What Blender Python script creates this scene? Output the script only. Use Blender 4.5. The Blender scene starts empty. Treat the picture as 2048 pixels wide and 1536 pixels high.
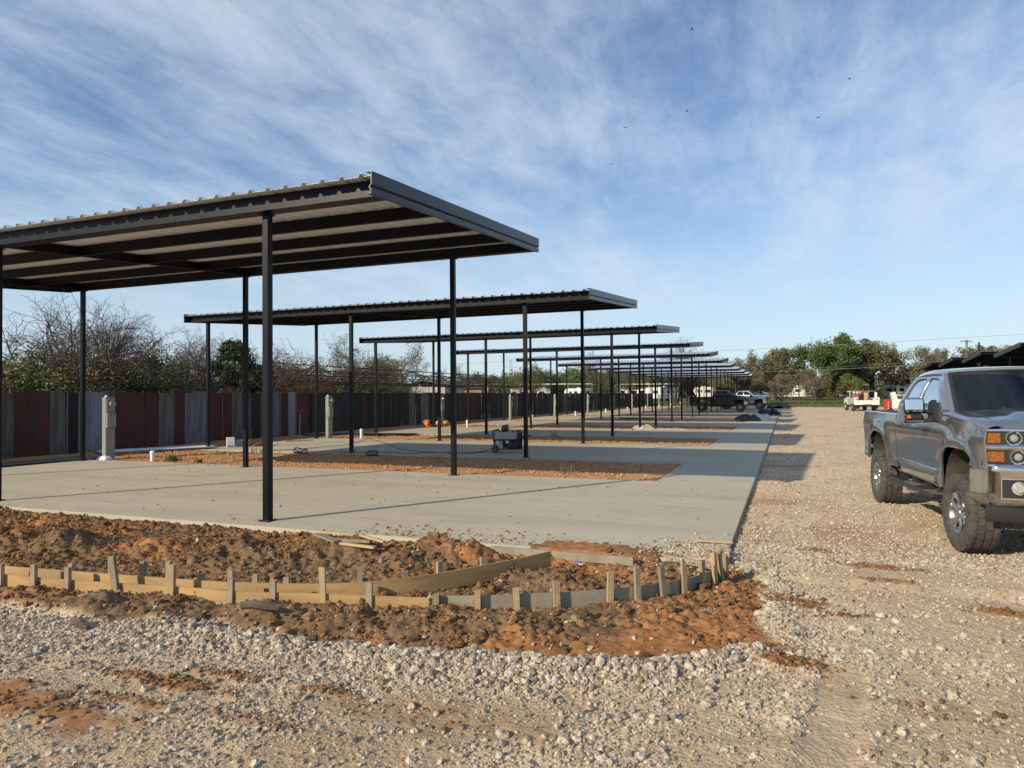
import bpy, math, random
import numpy as np
from mathutils import Matrix, Vector

rad = math.radians
SC = bpy.context.scene
COL = SC.collection

# ------------------------------------------------------------------ camera
FPX, YAW, PITCH, ROLL, HC = 1393.775, rad(21.472), rad(0.962), rad(0.408), 1.74
_f = np.array([-math.sin(YAW) * math.cos(PITCH), math.cos(YAW) * math.cos(PITCH), math.sin(PITCH)])
_r0 = np.array([math.cos(YAW), math.sin(YAW), 0.0])
_u0 = np.cross(_r0, _f)
CR = _r0 * math.cos(ROLL) - _u0 * math.sin(ROLL)
CU = _u0 * math.cos(ROLL) + _r0 * math.sin(ROLL)
CF = _f
cam_d = bpy.data.cameras.new('camera')
cam = bpy.data.objects.new('camera', cam_d)
COL.objects.link(cam)
M = Matrix.Identity(4)
for i in range(3):
    M[i][0], M[i][1], M[i][2] = CR[i], CU[i], -CF[i]
M[2][3] = HC
cam.matrix_world = M
cam_d.sensor_fit = 'HORIZONTAL'
cam_d.sensor_width = 36.0
cam_d.lens = 36.0 * FPX / 2048.0
cam_d.clip_start = 0.05
cam_d.clip_end = 4000
SC.camera = cam

# ------------------------------------------------------------------ light
SUN_EL = rad(25.55)
SUN_AZ = (-0.526, -0.851)                      # where the sun stands (behind the camera, to its left)
wd = bpy.data.worlds.new('World')
SC.world = wd
wd.use_nodes = True
nt = wd.node_tree
for n in list(nt.nodes):
    nt.nodes.remove(n)
def wn(t, **k):
    n = nt.nodes.new(t)
    for a, b in k.items():
        setattr(n, a, b)
    return n
wout = wn('ShaderNodeOutputWorld')
bg = wn('ShaderNodeBackground')
bg.inputs[1].default_value = 0.13
sky = wn('ShaderNodeTexSky', sky_type='NISHITA')
sky.sun_disc = False
sky.sun_elevation = SUN_EL
sky.sun_rotation = math.atan2(SUN_AZ[0], SUN_AZ[1])
sky.altitude = 100
sky.air_density = 1.0
sky.dust_density = 0.15
sky.ozone_density = 4.0
# thin high cloud: direction projected on a layer above, stretched into streaks
tc = wn('ShaderNodeTexCoord')
sep = wn('ShaderNodeSeparateXYZ')
nt.links.new(tc.outputs['Generated'], sep.inputs[0])
def wmath(op, a, b=None, c=None, clamp=False):
    n = wn('ShaderNodeMath', operation=op)
    n.use_clamp = clamp
    for i, v in enumerate((a, b, c)):
        if v is None:
            continue
        if isinstance(v, (int, float)):
            n.inputs[i].default_value = v
        else:
            nt.links.new(v, n.inputs[i])
    return n.outputs[0]
zc = wmath('ADD', wmath('MAXIMUM', sep.outputs[2], 0.0), 0.14)
px = wmath('DIVIDE', sep.outputs[0], zc)
py = wmath('DIVIDE', sep.outputs[1], zc)
comb = wn('ShaderNodeCombineXYZ')
nt.links.new(px, comb.inputs[0]); nt.links.new(py, comb.inputs[1])
def wmap(rot, sc, loc=(0, 0, 0)):
    a = wn('ShaderNodeMapping')
    a.inputs['Rotation'].default_value = (0, 0, rad(rot))
    a.inputs['Scale'].default_value = sc
    a.inputs['Location'].default_value = loc
    nt.links.new(comb.outputs[0], a.inputs[0])
    return a.outputs[0]
def wnoise(vec, scale, detail, rough, dist=0.0):
    n = wn('ShaderNodeTexNoise')
    nt.links.new(vec, n.inputs['Vector'])
    n.inputs['Scale'].default_value = scale
    n.inputs['Detail'].default_value = detail
    n.inputs['Roughness'].default_value = rough
    n.inputs['Distortion'].default_value = dist
    return n.outputs[0]
n_big = wnoise(wmap(0, (0.8, 0.62, 1), (3.1, 1.3, 0)), 0.85, 3, 0.5, 0.4)
n_str = wnoise(wmap(0, (1.9, 0.5, 1), (1.7, 5.0, 0)), 1.25, 9, 0.62, 0.25)
n_fin = wnoise(wmap(0, (2.0, 1.1, 1), (0, 2, 0)), 2.9, 10, 0.68, 0.35)
acc = wmath('ADD', wmath('MULTIPLY', n_big, 0.85), wmath('ADD', wmath('MULTIPLY', n_str, 0.60), wmath('MULTIPLY', n_fin, 0.60)))
mr = wn('ShaderNodeMapRange')
mr.interpolation_type = 'SMOOTHSTEP'
nt.links.new(acc, mr.inputs[0])
mr.inputs[1].default_value = 0.78
mr.inputs[2].default_value = 1.34
mr.inputs[3].default_value = 0.0
mr.inputs[4].default_value = 0.78
hz = wn('ShaderNodeMapRange')                  # the veil thins out low over the horizon
nt.links.new(sep.outputs[2], hz.inputs[0])
hz.inputs[1].default_value = 0.0
hz.inputs[2].default_value = 0.16
hz.inputs[3].default_value = 0.8
hz.inputs[4].default_value = 1.0
cm = wmath('MULTIPLY', mr.outputs[0], hz.outputs[0], clamp=True)
mixc = wn('ShaderNodeMix', data_type='RGBA')
mixc.inputs[7].default_value = (4.7, 5.5, 6.5, 1)
nt.links.new(cm, mixc.inputs[0])
low = wn('ShaderNodeMapRange')                 # pale humid air low down
nt.links.new(sep.outputs[2], low.inputs[0])
low.interpolation_type = 'SMOOTHSTEP'
low.inputs[1].default_value = -0.05
low.inputs[2].default_value = 0.34
low.inputs[3].default_value = 0.85
low.inputs[4].default_value = 0.0
mixl = wn('ShaderNodeMix', data_type='RGBA')
mixl.inputs[7].default_value = (4.2, 5.2, 5.9, 1)
nt.links.new(low.outputs[0], mixl.inputs[0])
nt.links.new(sky.outputs[0], mixl.inputs[6])
nt.links.new(mixl.outputs[2], mixc.inputs[6])
nt.links.new(mixc.outputs[2], bg.inputs[0])
nt.links.new(bg.outputs[0], wout.inputs[0])

sun_d = bpy.data.lights.new('sun', 'SUN')
sun_d.energy = 5.0
sun_d.angle = rad(0.53)
sun_d.color = (1.0, 0.86, 0.64)
sun = bpy.data.objects.new('sun', sun_d)
COL.objects.link(sun)
sdir = Vector((-SUN_AZ[0] * math.cos(SUN_EL), -SUN_AZ[1] * math.cos(SUN_EL), -math.sin(SUN_EL)))
sun.rotation_euler = sdir.to_track_quat('-Z', 'Y').to_euler()
sun.location = (-20, -30, 30)

SC.view_settings.view_transform = 'Standard'
SC.view_settings.look = 'None'
SC.view_settings.exposure = 0.12
SC.view_settings.gamma = 1.0
SC.view_settings.use_curve_mapping = False
SC.cycles.max_bounces = 6
SC.cycles.transparent_max_bounces = 10

# ------------------------------------------------------------------ photo pixel -> place
def ray(x, y):
    return CF + CR * (x - 1024) / FPX + CU * (768 - y) / FPX
def at_z(x, y, z=0.0):
    d = ray(x, y); t = (z - HC) / d[2]
    return np.array([0, 0, HC]) + t * d
def at_X(x, y, X):
    d = ray(x, y); t = X / d[0]
    return np.array([0, 0, HC]) + t * d
def at_d(x, y, dist):
    return np.array([0, 0, HC]) + ray(x, y) * dist

# ------------------------------------------------------------------ materials
MATS = {}
def mat(name, col, rough=0.6, metal=0.0, col2=None, vscale=4.0, detail=4, bump=0.0, bscale=40.0, coat=0.0,
        spec=0.5, stretch=None, rnd=0.0, trans=0.0, coords='Object', rvar=0.0, mixlo=0.35, mixhi=0.65):
    if name in MATS:
        return MATS[name]
    m = bpy.data.materials.new(name)
    m.use_nodes = True
    t = m.node_tree
    b = t.nodes['Principled BSDF']
    b.inputs['Base Color'].default_value = (*col, 1)
    b.inputs['Roughness'].default_value = rough
    b.inputs['Metallic'].default_value = metal
    b.inputs['Coat Weight'].default_value = coat
    b.inputs['Coat Roughness'].default_value = 0.05
    b.inputs['Specular IOR Level'].default_value = spec
    b.inputs['Transmission Weight'].default_value = trans
    tcn = t.nodes.new('ShaderNodeTexCoord')
    vec = tcn.outputs[coords]
    if stretch:
        mp = t.nodes.new('ShaderNodeMapping')
        mp.inputs['Scale'].default_value = stretch
        t.links.new(vec, mp.inputs[0]); vec = mp.outputs[0]
    if col2 is not None:
        n = t.nodes.new('ShaderNodeTexNoise')
        n.inputs['Scale'].default_value = vscale
        n.inputs['Detail'].default_value = detail
        n.inputs['Roughness'].default_value = 0.6
        t.links.new(vec, n.inputs['Vector'])
        r = t.nodes.new('ShaderNodeMapRange')
        t.links.new(n.outputs[0], r.inputs[0])
        r.inputs[1].default_value = mixlo; r.inputs[2].default_value = mixhi
        fac = r.outputs[0]
        if rnd:
            oi = t.nodes.new('ShaderNodeObjectInfo')
            ad = t.nodes.new('ShaderNodeMath'); ad.operation = 'MULTIPLY_ADD'
            t.links.new(oi.outputs['Random'], ad.inputs[0])
            ad.inputs[1].default_value = rnd
            t.links.new(fac, ad.inputs[2])
            sb = t.nodes.new('ShaderNodeMath'); sb.operation = 'SUBTRACT'; sb.use_clamp = True
            t.links.new(ad.outputs[0], sb.inputs[0]); sb.inputs[1].default_value = rnd * 0.5
            fac = sb.outputs[0]
        mx = t.nodes.new('ShaderNodeMix'); mx.data_type = 'RGBA'
        mx.inputs[6].default_value = (*col, 1)
        mx.inputs[7].default_value = (*col2, 1)
        t.links.new(fac, mx.inputs[0])
        t.links.new(mx.outputs[2], b.inputs['Base Color'])
        if rvar:
            rr = t.nodes.new('ShaderNodeMath'); rr.operation = 'MULTIPLY_ADD'
            t.links.new(n.outputs[0], rr.inputs[0]); rr.inputs[1].default_value = rvar
            rr.inputs[2].default_value = rough - rvar * 0.5
            t.links.new(rr.outputs[0], b.inputs['Roughness'])
    if bump:
        n2 = t.nodes.new('ShaderNodeTexNoise')
        n2.inputs['Scale'].default_value = bscale
        n2.inputs['Detail'].default_value = 5
        t.links.new(vec, n2.inputs['Vector'])
        bp = t.nodes.new('ShaderNodeBump')
        bp.inputs['Strength'].default_value = bump
        bp.inputs['Distance'].default_value = 0.02
        t.links.new(n2.outputs[0], bp.inputs['Height'])
        t.links.new(bp.outputs[0], b.inputs['Normal'])
    MATS[name] = m
    return m

STEEL = mat('black_painted_steel', (0.0035, 0.0045, 0.008), 0.38, 0.0, (0.006, 0.0075, 0.012), 3.0, spec=0.18, bump=0.03, bscale=60)
TRIM = mat('charcoal_trim_metal', (0.015, 0.018, 0.026), 0.33, 0.0, (0.02, 0.023, 0.032), 2.0, spec=0.35)
SHEET = mat('galvalume_sheet', (0.72, 0.74, 0.76), 0.42, 0.12, (0.64, 0.66, 0.68), 1.5, rvar=0.15)
PLATE = mat('dark_steel_plate', (0.03, 0.03, 0.032), 0.5, 0.3)
WOOD = mat('stake_wood', (0.46, 0.34, 0.19), 0.85, 0, (0.30, 0.215, 0.125), 6, stretch=(6, 6, 0.8), bump=0.4, bscale=60, rnd=0.8)
WOODG = mat('weathered_wood', (0.36, 0.29, 0.195), 0.9, 0, (0.21, 0.17, 0.12), 6, stretch=(6, 6, 0.8), bump=0.4, bscale=60, rnd=0.8)
LUMBER = mat('fresh_lumber', (0.52, 0.38, 0.21), 0.8, 0, (0.42, 0.29, 0.15), 5, stretch=(1, 8, 8), bump=0.2, bscale=40)
TAN = mat('tan_form_board', (0.45, 0.29, 0.12), 0.7, 0, (0.31, 0.20, 0.09), 2.2, detail=8, bump=0.15, bscale=30, stretch=(.6, .6, 4))
GREYB = mat('grey_form_board', (0.31, 0.27, 0.20), 0.8, 0, (0.22, 0.19, 0.145), 4, bump=0.1, bscale=30)
WHITE = mat('white_plastic', (0.78, 0.77, 0.74), 0.45)
BLACKP = mat('black_plastic', (0.018, 0.018, 0.02), 0.5)
RUBBER = mat('tyre_rubber', (0.045, 0.043, 0.04), 0.85, 0, (0.085, 0.075, 0.062), 8, bump=0.15, bscale=80)
CHROME = mat('chrome', (0.78, 0.78, 0.80), 0.06, 1.0)
CHROMED = mat('dusty_chrome', (0.70, 0.69, 0.67), 0.10, 1.0, (0.55, 0.52, 0.48), 5, rvar=0.12)
ALLOY = mat('alloy_wheel_metal', (0.55, 0.55, 0.56), 0.22, 0.95, (0.42, 0.41, 0.40), 6)
PAINTG = mat('grey_metallic_paint', (0.31, 0.32, 0.34), 0.2, 0.8, (0.295, 0.305, 0.325), 3, coat=1.0)
PAINTK = mat('black_car_paint', (0.006, 0.007, 0.012), 0.25, 0.0, coat=1.0)
PAINTS = mat('silver_car_paint', (0.42, 0.44, 0.47), 0.35, 0.7, coat=1.0)
PAINTW = mat('white_truck_paint', (0.76, 0.74, 0.68), 0.4, 0, (0.66, 0.63, 0.56), 3, coat=0.4)
PED = mat('pedestal_grey_paint', (0.25, 0.26, 0.245), 0.5, 0, (0.22, 0.23, 0.215), 3)
RED = mat('red_paint', (0.42, 0.025, 0.03), 0.45)
ORANGE = mat('orange_plastic', (0.75, 0.16, 0.03), 0.5)
YELLOW = mat('yellow_paint', (0.62, 0.38, 0.02), 0.45)
GALV = mat('galvanised_pipe', (0.42, 0.41, 0.38), 0.5, 0.5)
RUST = mat('rusty_pipe', (0.04, 0.028, 0.022), 0.8, 0.1, (0.022, 0.016, 0.014), 5)
BARK = mat('grey_bark', (0.115, 0.09, 0.072), 0.95, 0, (0.06, 0.046, 0.036), 8, bump=0.3, bscale=30)
TWIG = mat('bare_twigs', (0.105, 0.075, 0.062), 0.95, 0, (0.06, 0.043, 0.036), 2)
TWIGP = mat('pale_twigs', (0.24, 0.175, 0.135), 0.95, 0, (0.13, 0.095, 0.075), 2)
VINE = mat('brown_vine', (0.125, 0.075, 0.052), 0.95, 0, (0.07, 0.042, 0.03), 2)

def leafmat(name, c1, c2):
    if name in MATS:
        return MATS[name]
    m = mat(name, c1, 0.65, 0, c2, 0.9, detail=3)
    t = m.node_tree
    b = t.nodes['Principled BSDF']
    tr = t.nodes.new('ShaderNodeBsdfTranslucent')
    src = b.inputs['Base Color'].links[0].from_socket
    t.links.new(src, tr.inputs[0])
    mx = t.nodes.new('ShaderNodeMixShader'); mx.inputs[0].default_value = 0.25
    o = t.nodes['Material Output']
    t.links.new(b.outputs[0], mx.inputs[1]); t.links.new(tr.outputs[0], mx.inputs[2])
    t.links.new(mx.outputs[0], o.inputs[0])
    return m
LEAF_OLIVE = leafmat('olive_leaves', (0.20, 0.19, 0.085), (0.13, 0.12, 0.055))
LEAF_OAK = leafmat('oak_leaves', (0.135, 0.19, 0.055), (0.08, 0.12, 0.035))
LEAF_BROWN = leafmat('brown_blossom', (0.26, 0.20, 0.135), (0.17, 0.145, 0.08))
LEAF_CEDAR = leafmat('cedar_foliage', (0.065, 0.085, 0.03), (0.035, 0.05, 0.018))
LEAF_YG = leafmat('young_leaves', (0.20, 0.22, 0.065), (0.13, 0.15, 0.045))
LEAF_WOOD = leafmat('far_wood_leaves', (0.14, 0.165, 0.065), (0.09, 0.11, 0.045))
GRASSL = leafmat('weed_leaves', (0.13, 0.15, 0.045), (0.16, 0.13, 0.06))

def glassmat(name, tint=0.25, refl=1.0):
    m = bpy.data.materials.new(name); m.use_nodes = True
    t = m.node_tree
    t.nodes.remove(t.nodes['Principled BSDF'])
    o = t.nodes['Material Output']
    tr = t.nodes.new('ShaderNodeBsdfTransparent'); tr.inputs[0].default_value = (tint, tint * 1.03, tint * 1.02, 1)
    gl = t.nodes.new('ShaderNodeBsdfGlossy'); gl.inputs['Roughness'].default_value = 0.02
    fr = t.nodes.new('ShaderNodeFresnel'); fr.inputs[0].default_value = 1.5
    mu = t.nodes.new('ShaderNodeMath'); mu.operation = 'MULTIPLY'; mu.inputs[1].default_value = refl; mu.use_clamp = True
    t.links.new(fr.outputs[0], mu.inputs[0])
    mx = t.nodes.new('ShaderNodeMixShader')
    t.links.new(mu.outputs[0], mx.inputs[0]); t.links.new(tr.outputs[0], mx.inputs[1]); t.links.new(gl.outputs[0], mx.inputs[2])
    t.links.new(mx.outputs[0], o.inputs[0])
    return m
GLASS = glassmat('tinted_glass', 0.2, 0.12)
GLASSD = glassmat('dark_tinted_glass', 0.06, 1.5)
LENS = glassmat('clear_lens', 0.85, 1.3)
AMBER = mat('amber_lens', (0.50, 0.15, 0.006), 0.12, 0, (0.24, 0.055, 0.0), 40, coat=0.8)
REDL = mat('red_lens', (0.45, 0.01, 0.012), 0.15, coat=0.8)
DARK = mat('dark_interior', (0.02, 0.02, 0.021), 0.8)

# ------------------------------------------------------------------ mesh helpers
class MB:
    """collects shapes for ONE mesh object"""
    def __init__(s):
        s.v = []; s.f = []; s.mi = []; s.cm = 0; s.sm = []
    def add(s, vs, fs, smooth=False):
        o = len(s.v)
        s.v.extend([tuple(map(float, q)) for q in vs])
        for q in fs:
            s.f.append(tuple(i + o for i in q)); s.mi.append(s.cm); s.sm.append(smooth)
        return s
    def box(s, c, d, rot=None, b=0.0):
        hx, hy, hz = d[0] / 2, d[1] / 2, d[2] / 2
        if b <= 0:
            vs = [(sx * hx, sy * hy, sz * hz) for sx in (-1, 1) for sy in (-1, 1) for sz in (-1, 1)]
            fs = [(0, 1, 3, 2), (4, 6, 7, 5), (0, 4, 5, 1), (2, 3, 7, 6), (0, 2, 6, 4), (1, 5, 7, 3)]
        else:
            b = min(b, hx * .9, hy * .9, hz * .9)
            vs = []; ix = {}
            for sx in (-1, 1):
                for sy in (-1, 1):
                    for sz in (-1, 1):
                        for a in range(3):
                            ix[(sx, sy, sz, a)] = len(vs)
                            p = [sx * (hx - b), sy * (hy - b), sz * (hz - b)]
                            p[a] = (sx * hx, sy * hy, sz * hz)[a]
                            vs.append(tuple(p))
            fs = []
            for sg in (-1, 1):
                q = [(sg, -1, -1, 0), (sg, 1, -1, 0), (sg, 1, 1, 0), (sg, -1, 1, 0)]
                fs.append([ix[k] for k in (q if sg > 0 else q[::-1])])
                q = [(-1, sg, -1, 1), (-1, sg, 1, 1), (1, sg, 1, 1), (1, sg, -1, 1)]
                fs.append([ix[k] for k in (q if sg > 0 else q[::-1])])
                q = [(-1, -1, sg, 2), (1, -1, sg, 2), (1, 1, sg, 2), (-1, 1, sg, 2)]
                fs.append([ix[k] for k in (q if sg > 0 else q[::-1])])
            for s1 in (-1, 1):
                for s2 in (-1, 1):
                    fs.append([ix[(-1, s1, s2, 1)], ix[(1, s1, s2, 1)], ix[(1, s1, s2, 2)], ix[(-1, s1, s2, 2)]])
                    fs.append([ix[(s1, -1, s2, 0)], ix[(s1, 1, s2, 0)], ix[(s1, 1, s2, 2)], ix[(s1, -1, s2, 2)]])
                    fs.append([ix[(s1, s2, -1, 0)], ix[(s1, s2, 1, 0)], ix[(s1, s2, 1, 1)], ix[(s1, s2, -1, 1)]])
                    for s3 in (-1, 1):
                        fs.append([ix[(s1, s2, s3, a)] for a in range(3)])
        if rot is not None:
            R3 = rot if isinstance(rot, Matrix) else Matrix.Rotation(rot, 3, 'Z')
            vs = [tuple(R3 @ Vector(q)) for q in vs]
        return s.add([(q[0] + c[0], q[1] + c[1], q[2] + c[2]) for q in vs], fs)
    def tube(s, pts, r, n=6, cap=True, smooth=True):
        pts = [np.array(p, float) for p in pts]
        k = len(pts)
        rs = [r] * k if isinstance(r, (int, float)) else list(r)
        vs = []; up = None
        for i in range(k):
            t = pts[min(i + 1, k - 1)] - pts[max(i - 1, 0)]
            t = t / (np.linalg.norm(t) + 1e-9)
            if up is None:
                a = np.array([0, 0, 1.0]) if abs(t[2]) < 0.9 else np.array([1.0, 0, 0])
                up = np.cross(t, a); up /= np.linalg.norm(up)
            up = up - t * np.dot(up, t); up /= (np.linalg.norm(up) + 1e-9)
            w = np.cross(t, up)
            for j in range(n):
                an = 2 * math.pi * (j + .5) / n
                vs.append(pts[i] + rs[i] * (math.cos(an) * up + math.sin(an) * w))
        fs = []
        for i in range(k - 1):
            for j in range(n):
                fs.append((i * n + j, i * n + (j + 1) % n, (i + 1) * n + (j + 1) % n, (i + 1) * n + j))
        if cap:
            fs.append(tuple(range(n - 1, -1, -1)))
            fs.append(tuple((k - 1) * n + j for j in range(n)))
        return s.add(vs, fs, smooth)
    def lathe(s, prof, c=(0, 0, 0), axis='z', n=24, closed=False, smooth=True, cap=True):
        vs = []
        for (r, h) in prof:
            for j in range(n):
                a = 2 * math.pi * j / n
                x, y = r * math.cos(a), r * math.sin(a)
                q = {'z': (x, y, h), 'y': (x, h, y), 'x': (h, x, y)}[axis]
                vs.append((q[0] + c[0], q[1] + c[1], q[2] + c[2]))
        k = len(prof); fs = []
        for i in range(k if closed else k - 1):
            i2 = (i + 1) % k
            for j in range(n):
                fs.append((i * n + j, i * n + (j + 1) % n, i2 * n + (j + 1) % n, i2 * n + j))
        if not closed and cap:
            if prof[0][0] > 1e-4: fs.append(tuple(range(n))[::-1])
            if prof[-1][0] > 1e-4: fs.append(tuple((k - 1) * n + j for j in range(n)))
        return s.add(vs, fs, smooth)
    def prism(s, poly, lo, hi, axis='y'):
        n = len(poly)
        def p3(q, h):
            return {'y': (q[0], h, q[1]), 'x': (h, q[0], q[1]), 'z': (q[0], q[1], h)}[axis]
        vs = [p3(q, lo) for q in poly] + [p3(q, hi) for q in poly]
        fs = [tuple(range(n))[::-1], tuple(range(n, 2 * n))]
        for i in range(n):
            j = (i + 1) % n
            fs.append((i, j, n + j, n + i))
        return s.add(vs, fs)
    def grid(s, P, thick=None, smooth=True):
        """P: [i][j] points; thick: inward offset vector or function -> closed shell"""
        ni, nj = len(P), len(P[0])
        vs = [P[i][j] for i in range(ni) for j in range(nj)]
        fs = [(i * nj + j, (i + 1) * nj + j, (i + 1) * nj + j + 1, i * nj + j + 1) for i in range(ni - 1) for j in range(nj - 1)]
        if thick is not None:
            o = len(vs); t = np.array(thick, float)
            vs += [tuple(np.array(q) + t) for q in vs[:o]]
            fs += [tuple(o + k for k in q[::-1]) for q in fs]
            bd = [(i, 0) for i in range(ni)] + [(ni - 1, j) for j in range(1, nj)] + [(i, nj - 1) for i in range(ni - 2, -1, -1)] + [(0, j) for j in range(nj - 2, 0, -1)]
            for q in range(len(bd)):
                a = bd[q][0] * nj + bd[q][1]; b = bd[(q + 1) % len(bd)]; b = b[0] * nj + b[1]
                fs.append((b, a, o + a, o + b))
        return s.add(vs, fs, smooth)
    def build(s, name, m, parent=None, angle=35):
        me = bpy.data.meshes.new(name)
        me.from_pydata(s.v, [], s.f)
        ms = m if isinstance(m, (list, tuple)) else [m]
        for q in ms:
            me.materials.append(q)
        if len(ms) > 1:
            me.polygons.foreach_set('material_index', s.mi)
        if any(s.sm):
            me.polygons.foreach_set('use_smooth', s.sm)
            me.update()
            me.set_sharp_from_angle(angle=rad(angle))
        me.update()
        o = bpy.data.objects.new(name, me)
        COL.objects.link(o)
        if parent is not None:
            o.parent = parent
        return o

def tag(o, label=None, cat=None, group=None, kind=None):
    if label: o['label'] = label
    if cat: o['category'] = cat
    if group: o['group'] = group
    if kind: o['kind'] = kind
    return o
def thing(name, label, cat, loc=(0, 0, 0), rz=0.0, group=None):
    o = bpy.data.objects.new(name, None)
    COL.objects.link(o)
    o.empty_display_size = 0.2
    o.location = loc; o.rotation_euler = (0, 0, rz)
    return tag(o, label, cat, group)
def copy_tree(o, parent=None):
    c = o.copy(); COL.objects.link(c); c.parent = parent
    for ch in o.children:
        copy_tree(ch, c)
    return c
ORD = ['first', 'second', 'third', 'fourth', 'fifth', 'sixth', 'seventh', 'eighth', 'ninth', 'tenth', 'eleventh']

# fast numpy noise
def _hash(ix, iy, seed):
    with np.errstate(over='ignore'):
        h = (ix.astype(np.uint32) * np.uint32(374761393) + iy.astype(np.uint32) * np.uint32(668265263) + np.uint32(seed * 1274126177 % 4294967295))
        h = (h ^ (h >> np.uint32(13))) * np.uint32(1274126177)
        h = h ^ (h >> np.uint32(16))
    return h.astype(np.float64) / 4294967295.0
def vnoise(x, y, seed=0):
    x = np.asarray(x, float) + 1000.0; y = np.asarray(y, float) + 1000.0
    ix = np.floor(x); iy = np.floor(y); fx = x - ix; fy = y - iy
    fx = fx * fx * (3 - 2 * fx); fy = fy * fy * (3 - 2 * fy)
    ix = ix.astype(np.int64); iy = iy.astype(np.int64)
    a = _hash(ix, iy, seed); b = _hash(ix + 1, iy, seed); c = _hash(ix, iy + 1, seed); d = _hash(ix + 1, iy + 1, seed)
    return (a * (1 - fx) + b * fx) * (1 - fy) + (c * (1 - fx) + d * fx) * fy
def fbm(x, y, octv=4, seed=0, gain=0.5):
    s = 0; a = 1.0; t = 0
    for o in range(octv):
        s = s + a * vnoise(x * 2 ** o, y * 2 ** o, seed + o * 7); t += a; a *= gain
    return s / t
def worley(x, y, seed=0):
    x = np.asarray(x, float) + 1000.0; y = np.asarray(y, float) + 1000.0
    ix = np.floor(x).astype(np.int64); iy = np.floor(y).astype(np.int64)
    best = np.full(x.shape, 9.0)
    for dx in (-1, 0, 1):
        for dy in (-1, 0, 1):
            cx = ix + dx; cy = iy + dy
            qx = cx + _hash(cx, cy, seed); qy = cy + _hash(cx, cy, seed + 31)
            best = np.minimum(best, (qx - x) ** 2 + (qy - y) ** 2)
    return np.sqrt(best)
def sstep(a, b, x):
    t = np.clip((x - a) / (b - a), 0, 1)
    return t * t * (3 - 2 * t)
def np_mesh(name, V, F, m, smooth=False, attrs=None, parent=None):
    me = bpy.data.meshes.new(name)
    V = np.asarray(V, np.float32); F = np.asarray(F, np.int32)
    nf, k = F.shape
    me.vertices.add(len(V)); me.vertices.foreach_set('co', V.ravel())
    me.loops.add(nf * k); me.loops.foreach_set('vertex_index', F.ravel())
    me.polygons.add(nf)
    me.polygons.foreach_set('loop_start', np.arange(0, nf * k, k, dtype=np.int32))
    me.polygons.foreach_set('loop_total', np.full(nf, k, np.int32))
    if smooth:
        me.polygons.foreach_set('use_smooth', np.ones(nf, bool))
    for q in (m if isinstance(m, (list, tuple)) else [m]):
        me.materials.append(q)
    if attrs:
        for an, av in attrs.items():
            a = me.attributes.new(an, 'FLOAT', 'POINT')
            a.data.foreach_set('value', np.asarray(av, np.float32))
    me.update(calc_edges=True)
    o = bpy.data.objects.new(name, me); COL.objects.link(o)
    if parent is not None: o.parent = parent
    return o
# ------------------------------------------------------------------ site layout
Y0, SP, XC, DX = 7.911, 10.487, -6.828, 5.796       # front post line, bay spacing, right post column, column spacing
PAD_X0, PAD_X1, DRIVE_X = -18.7, -2.45, -0.62
PAD_A, PAD_B = 7.54, 14.12                          # concrete of bay 0 along y
NB = 11
def proj(P):
    d = np.asarray(P, float) - np.array([0, 0, HC])
    z = d @ CF
    return 1024 + FPX * (d @ CR) / z, 768 - FPX * (d @ CU) / z

G_X = [-14, -9, -7.2, -6.3, -5.1, -4.4, -3.4, -2.6, -1.9, -1.35, -0.9, -0.5, -0.3]
G_Y = [3.0, 3.5, 3.9, 4.0, 4.02, 4.3, 4.3, 4.38, 4.5, 4.55, 4.75, 5.0, 5.3]
XR_Y = [4.0, 4.9, 5.4, 6.0, 6.8, 7.4, 8.0, 8.6]
XR_X = [-0.75, -0.25, -0.12, -0.2, -0.2, -0.4, -0.9, -1.6]
FRONT = np.array([(-13, 3.75), (-10, 4.05), (-7.0, 4.42), (-6.0, 4.54), (-5.2, 4.65), (-4.3, 4.72), (-3.5, 4.93), (-2.9, 5.07), (-2.38, 5.24), (-2.0, 5.46),
                  (-1.6, 5.70), (-1.3, 5.94), (-1.0, 6.24), (-0.8, 6.52), (-0.66, 6.82), (-0.58, 7.12)])
BACK = np.array([(-13, 3.92), (-10, 4.22), (-7.1, 4.58), (-5.9, 4.71), (-4.81, 4.83), (-4.09, 5.00), (-3.53, 5.22), (-3.18, 5.48), (-2.88, 5.88), (-2.58, 6.33), (-2.3, 6.92)])
MOUNDS = []
for (mx, my, r, h) in [(130, 1090, .42, .20), (300, 1095, .36, .10), (480, 1105, .36, .17), (715, 1112, .42, .15), (865, 1112, .42, .17), (960, 1118, .30, .13),
                       (575, 1122, .5, .10), (1125, 1158, .42, .10), (20, 1085, .4, .13), (790, 1130, .3, .12), (640, 1100, .3, .12), (390, 1120, .35, .08), (1020, 1140, .25, .08)]:
    q = at_z(mx, my, 0.0)
    MOUNDS.append((q[0], q[1], r, h))
for (mx, my, r, h) in [(60, 1195, .35, .07), (180, 1205, .3, .09), (330, 1212, .3, .05), (520, 1225, .34, .08), (680, 1232, .3, .08), (860, 1236, .3, .05), (1010, 1240, .4, .04)]:
    q = at_z(mx, my, 0.0)
    MOUNDS.append((q[0], q[1], r, h))
PATCH = []                                       # red soil carried onto the gravel
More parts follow.
